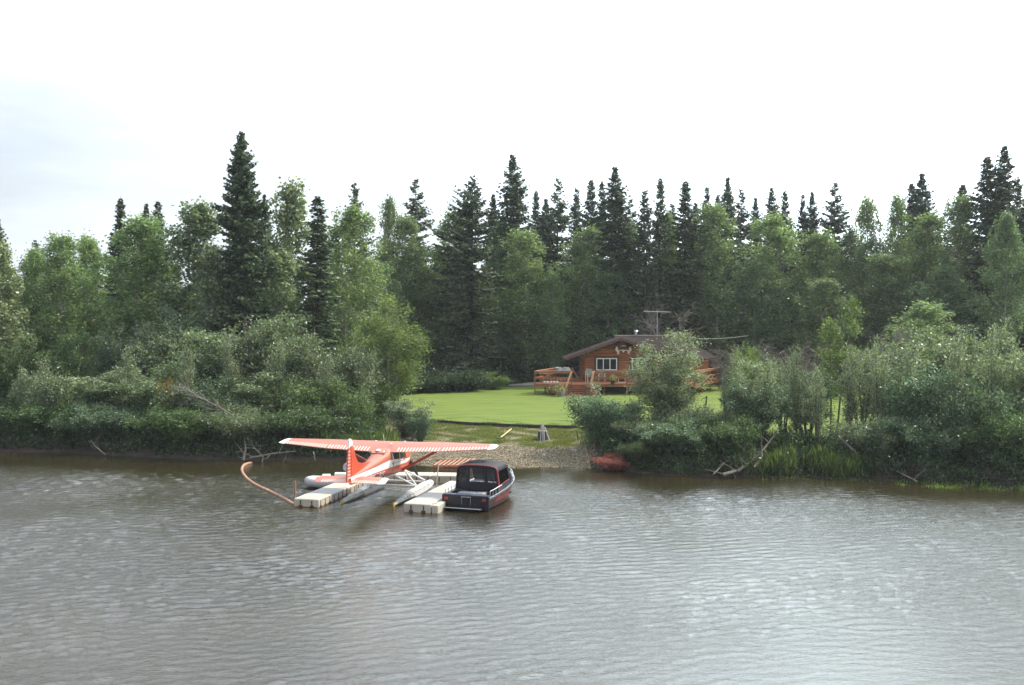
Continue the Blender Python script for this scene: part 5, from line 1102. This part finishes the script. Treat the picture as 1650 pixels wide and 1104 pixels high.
# floats
for s_ in (-1, 1):
    FR = [(-2.75, .05, .06, .00), (-2.5, .14, .19, -.02), (-1.8, .21, .28, -.05), (-.7, .27, .36, -.12), (-.55, .28, .37, -.22), (.6, .31, .41, -.22), (1.6, .30, .44, -.12), (2.2, .24, .44, .06), (2.5, .12, .40, .24)]
    def fr_(y, w, t_, b_):
        x0 = s_ * 1.28 + .10 * (y - 0) * .35; c = (t_ + b_) / 2
        return [Vector((x0 + a, y, z)) for a, z in ((-w * .75, t_ - .03), (0, t_ + .03), (w * .75, t_ - .03), (w, c + .04), (w * .55, b_ + .06), (0, b_), (-w * .55, b_ + .06), (-w, c + .04))]
    ft_ = MB().loft([fr_(*q) for q in FR[3:]]).build('float', FLT, pl, True); MB().loft([fr_(*q) for q in FR[:4]]).build('float_tail', FLD, ft_, True)
    wy_ = -2.8; x0 = s_ * 1.28 + .035 * wy_; MB().box((x0 - .02, wy_ - .02, .02), (.05, .2, .3)).build('water_rudder', mat('yellow_rudder', (.6, .38, .06), .7) if s_ < 0 else bpy.data.materials['yellow_rudder'], ft_)
    m = MB()
    for k in range(7): m.tube([(s_ * 1.28 + .035 * (-2 + k * .6) + .3, -1.9 + k * .6, .30 + .02 * k), (s_ * 1.28 + .035 * (-2 + k * .6) + .31, -1.9 + k * .6, .33 + .02 * k)], .025, 6)
    m.build('deck_fittings', BLACKP, ft_)
    xf = s_ * 1.25
    for a, b, r_ in (((s_ * .42, .95, -1.36), (xf, .35, .48), .045), ((s_ * .42, .95, -1.36), (xf, 1.75, .52), .04), ((s_ * .45, -.75, -1.36), (xf, .25, .47), .04)):
        MB().tube([V3(*a), Vector(b)], r_, 7).build('float_strut', WP_, pl, True)
    MB().tube([V3(s_ * .43, .2, -1.42) * .5 + Vector((xf, .3, .48)) * .5, V3(s_ * .42, .95, -1.36)], .015, 5).build('brace_wire', WP_, pl)
for y in (.3, 1.7): MB().tube([Vector((-1.15, y, .44)), Vector((1.2, y, .44))], .05, 8).build('spreader_bar', WP_, pl, True)
m = MB(); [m.tube([Vector((sa * 1.1, .3, .46)), V3(-sa * .42, .95, -1.38)], .012, 5) for sa in (-1, 1)]; m.build('cross_wires', WP_, pl)

# ------------------------------------------------------------------ jet boat
NAVY = mat('black_navy_paint', (.006, .006, .012), .3, .5); HRED = mat('boat_red_graphic', (.30, .03, .03), .35, .5, col2=(.20, .022, .025), nscale=2); HGR = mat('boat_maroon_side', (.06, .026, .03), .5, metal=0, noise=.3, nscale=3)
CVS = mat('dark_canvas', (.045, .045, .055), .85, noise=.2); CVB = mat('black_canvas', (.02, .017, .03), .85); PIP = mat('red_piping', (.40, .04, .05), .6); ALU = mat('polished_rail', (.75, .75, .76), .25, metal=.9)
CLR = bpy.data.materials.new('clear_vinyl'); CLR.use_nodes = True; t = CLR.node_tree; t.nodes.clear()
tr = N(t, 'ShaderNodeBsdfTransparent'); tr.inputs[0].default_value = (.86, .87, .88, 1); gl = N(t, 'ShaderNodeBsdfGlossy'); gl.inputs['Roughness'].default_value = .12; ly = N(t, 'ShaderNodeFresnel'); ly.inputs[0].default_value = 1.5
ms = N(t, 'ShaderNodeMixShader'); t.links.new(ly.outputs[0], ms.inputs[0]); t.links.new(tr.outputs[0], ms.inputs[1]); t.links.new(gl.outputs[0], ms.inputs[2]); ot = N(t, 'ShaderNodeOutputMaterial'); t.links.new(ms.outputs[0], ot.inputs[0])
B0 = (P(708, 822, 0) + P(792, 824, 0)) / 2
bt = thing('jet_boat', 'black and red river jet boat with dark canvas canopy tied to the right dock arm', 'motorboat', (B0.x, B0.y + .1, 0), R(-20)); BL = 5.3; BW = 1.16
def hull(y):                                   # half width at deck, half width at chine, deck height, chine height
    t_ = y / BL; return (BW * (1 - max(0, (t_ - .45) / .55) ** 2.2 * .80), BW * .86 * (1 - max(0, (t_ - .35) / .65) ** 1.8 * .95), .62 + .42 * t_ ** 1.6, .06 + .50 * max(0, t_ - .55) ** 1.5)
rings = []; yy_ = np.linspace(0, BL, 14)
for y in yy_:
    a, b, zt, zc = hull(y); rings.append([Vector((-a, y, zt)), Vector((-b, y, zc)), Vector((0, y, zc - .18 + .1 * (y / BL))), Vector((b, y, zc)), Vector((a, y, zt)), Vector((a - .1, y, zt)), Vector((max(b - .15, .02), y, zc + .12)), Vector((-max(b - .15, .02), y, zc + .12)), Vector((-a + .1, y, zt))])
hb_ = MB().loft(rings).build('hull', NAVY, bt)
def hstrip(name, f0, f1, y0, y1, mt, th=.008, n=12, side=(1, -1), jag=0):
    for s_ in side:
        rg = []
        for k, y in enumerate(np.linspace(y0, y1, n)):
            a, b, zt, zc = hull(y); r_ = []
            for f_ in (f0, f1 + jag * ((k % 3) - 1)): r_.append(Vector((s_ * (b + (a - b) * f_ + th), y, zc + (zt - zc) * f_)))
            rg.append(r_)
        MB().loft(rg, cap=False, close=False).build(name, mt, hb_)
hstrip('maroon_side', .02, .80, .02, BL - .1, HGR); hstrip('red_graphic', .34, .70, 1.0, 4.7, HRED, .014, 16, jag=.08); hstrip('red_graphic', .08, .28, 2.6, 5.0, HRED, .016, 10, jag=.06); hstrip('gunwale_stripe', .80, .98, .02, BL - .05, mat('gunwale_grey', (.20, .19, .20), .35, metal=.3), .012)
for s_ in (-1, 1):
    MB().tube([(s_ * (hull(y)[0] + .01), y, hull(y)[2] + .01) for y in np.linspace(0.0, BL, 12)], .02, 6).build('rub_rail', ALU, bt, True)
    m = MB(); yq = np.linspace(.25, 1.75, 5); m.tube([(s_ * (hull(yq[0])[0] - .05), yq[0], hull(0)[2])] + [(s_ * (hull(y)[0] - .05), y, hull(y)[2] + .26) for y in yq] + [(s_ * (hull(yq[-1])[0] - .05), yq[-1], hull(yq[-1])[2])], .018, 6)
    for y in yq[1:-1]: m.tube([(s_ * (hull(y)[0] - .05), y, hull(y)[2]), (s_ * (hull(y)[0] - .05), y, hull(y)[2] + .26)], .015, 6)
    m.build('side_rail', ALU, bt, True)
    m = MB(); yq = np.linspace(3.7, 5.1, 5); m.tube([(s_ * (hull(yq[0])[0] - .05), yq[0], hull(yq[0])[2])] + [(s_ * (hull(y)[0] - .05), y, hull(y)[2] + .2) for y in yq] + [(s_ * (hull(5.2)[0] - .05), 5.2, hull(5.2)[2])], .018, 6); m.build('bow_rail', ALU, bt, True)
MB().box((0, 1.9, .28), (1.75, 3.7, .06)).build('cockpit_floor', NAVY, bt)
MB().box((0, .0, .36), (2.30, .10, .64), bev=.02).build('transom', NAVY, bt)
MB().box((0, .16, .67), (2.2, .34, .06)).build('aft_deck', mat('navy_deck', (.05, .055, .09), .4), bt)
MB().box((0, -.25, .14), (1.9, .46, .05), bev=.015).build('swim_platform', NAVY, bt); MB().tube([(-.95, -.49, .17), (.95, -.49, .17)], .02, 6).build('platform_edge', ALU, bt)
m = MB(); m.box((.05, -.058, .62), (.46, .015, .03)); m.box((-.17, -.058, .45), (.012, .012, .32)); m.box((.27, -.058, .45), (.012, .012, .32)); m.build('ladder_frame', ALU, bt)
MB().box((.93, -.058, .52), (.18, .02, .12)).build('tail_light', PIP, bt); MB().box((-.93, -.058, .52), (.18, .02, .12)).build('tail_light', PIP, bt)
for k, x in enumerate((-.36, .08, .5)): MB().box((x - .05, .75, .60), (.4, .5, .22), bev=.03).build('seat_cushion', mat('grey_vinyl', (.26, .27, .29), .5) if k == 0 else bpy.data.materials['grey_vinyl'], bt)
MB().box((0, .75, .40), (1.4, .5, .2)).build('seat_base', NAVY, bt)
MB().box((0, 3.0, .62), (1.75, .3, .45)).build('console', BLACKP, bt); MB().box((0, 4.4, .82), (1.1, 1.5, .05)).build('foredeck', NAVY, bt)
for x in (-.5, .5): MB().box((x, 2.3, .65), (.42, .12, .55), bev=.04).build('helm_seat', mat('dark_vinyl', (.05, .05, .07), .5) if x < 0 else bpy.data.materials['dark_vinyl'], bt)
CT = 1.95; cy0, cy1 = 1.5, 2.75
def cx_(y): return hull(y)[0] - .06
# canopy top, arched
rg = []
for y in np.linspace(cy0 - .05, cy1 + .0, 6):
    rise = .0 - .10 * ((y - 2.4) / 1.2) ** 2
    rg.append([Vector((.99 * math.copysign(abs(math.sin(a)) ** .8, a), y, CT - .26 + rise + .26 * math.cos(a) ** .5)) for a in np.linspace(-1.5, 1.5, 13)])
r2 = [[p + Vector((0, 0, -.025)) for p in r_] for r_ in rg]
m = MB(); m.loft(rg, cap=False, close=False); m.loft(r2, cap=False, close=False); m.build('canopy', CVS, bt, True)
MB().tube([p + Vector((0, -.02, -.02)) for p in rg[0]], .028, 6).build('piping', PIP, bt, True)
for s_ in (-1, 1):
    x0, x1 = s_ * cx_(cy0), s_ * .955; e = rg[0][12 if s_ > 0 else 0]; lo0 = Vector((x0, cy0, .70)); lo1 = Vector((s_ * cx_(cy1), cy1 + .35, .86)); e1 = rg[-1][12 if s_ > 0 else 0]
    MB().tube([lo0, e], .035, 6).build('corner_seam', PIP if s_ > 0 else CVB, bt); MB().tube([lo1, e1], .03, 6).build('corner_seam', CVB, bt)
    def side_panel(a0, a1, b0, b1, nm, mt, th=.012):
        pts = [lo0.lerp(lo1, a0).lerp(e.lerp(e1, a0), b0), lo0.lerp(lo1, a1).lerp(e.lerp(e1, a1), b0), lo0.lerp(lo1, a1).lerp(e.lerp(e1, a1), b1), lo0.lerp(lo1, a0).lerp(e.lerp(e1, a0), b1)]
        MB().loft([pts, [p + Vector((s_ * th, 0, 0)) for p in pts]]).build(nm, mt, bt)
    side_panel(0, 1, -.02, .26, 'side_curtain', CVB); side_panel(.0, .08, .26, 1, 'side_curtain', CVB); side_panel(.92, 1, .26, 1, 'side_curtain', CVB); side_panel(.08, .92, .9, 1, 'side_curtain', CVB); side_panel(.08, .92, .26, .9, 'side_window', CLR, .006)
    side_panel(.08, .92, .245, .262, 'piping', PIP, .02)
def rear(a0, a1, b0, b1, nm, mt, y=cy0, dy=.0):
    l_ = Vector((-cx_(cy0), y, .70)); r_ = Vector((cx_(cy0), y, .70)); lt, rt = rg[0][0].copy(), rg[0][12].copy(); lt.y = rt.y = y
    def zt(a): return np.interp(-.985 + 1.97 * a, [p.x for p in rg[0]], [p.z for p in rg[0]]) - .03
    def pt(a, b_): lo = l_.lerp(r_, a); hi = lt.lerp(rt, a); hi.z = zt(a); return lo.lerp(hi, b_)
    n_ = 5; bot = [pt(a0 + (a1 - a0) * k / n_, b0) for k in range(n_ + 1)]; top_ = [pt(a0 + (a1 - a0) * k / n_, b1) for k in range(n_ + 1)]
    pts = bot + top_[::-1]; MB().loft([pts, [p + Vector((0, .012, 0)) for p in pts]]).build(nm, mt, bt)
for a0, a1 in ((0, .05), (.25, .31), (.68, .74), (.95, 1)): rear(a0, a1, 0, 1, 'rear_curtain', CVB)
for a0, a1 in ((.05, .25), (.31, .68), (.74, .95)): rear(a0, a1, .0, .30, 'rear_curtain', CVB); rear(a0, a1, .88, 1, 'rear_curtain', CVB); rear(a0, a1, .30, .88, 'rear_window', CLR, cy0 + .004)
ws = MB(); ws.add([Vector((-.8, cy1 + .45, .9)), Vector((.8, cy1 + .45, .9)), Vector((.86, cy1 + .02, CT - .25)), Vector((-.86, cy1 + .02, CT - .25))], [(0, 1, 2, 3)]); ws.build('windshield', CLR, bt)
m = MB(); [m.beam((x, cy1 + .46, .9), (x * 1.06, cy1 + .03, CT - .2), .07, .05) for x in (-.8, -.28, .28, .8)]; m.build('windshield_frame', CVB, bt)
for s_ in (-1, 1): MB().tube([Vector((s_ * .95, cy0 + .1, .72)), Vector((s_ * .5, cy0 + .2, 1.45))], .02, 5).build('canopy_brace', CVB, bt)
stick('mooring_line', [P(694, 812, .42), P(703, 811, .42), Vector((B0.x - 1.1, B0.y + .2, .62))], .018, mat('grey_rope', (.35, .33, .3), .9), 'short grey mooring rope between the right dock arm and the jet boat', 'rope', None, 5)

# ------------------------------------------------------------------ haze over the river
hz = MB(); hz.box((0, 60, 18), (420, 260, 44)); hm_ = bpy.data.materials.new('river_haze'); hm_.use_nodes = True; t = hm_.node_tree; t.nodes.clear()
pv = N(t, 'ShaderNodeVolumePrincipled'); pv.inputs['Density'].default_value = .00024; pv.inputs['Color'].default_value = (.9, .93, .97, 1); pv.inputs['Anisotropy'].default_value = .35
ov = N(t, 'ShaderNodeOutputMaterial'); t.links.new(pv.outputs[0], ov.inputs['Volume'])
tag(hz.build('haze', hm_), 'thin pale summer haze over the river and the wood', 'haze', None, 'stuff')
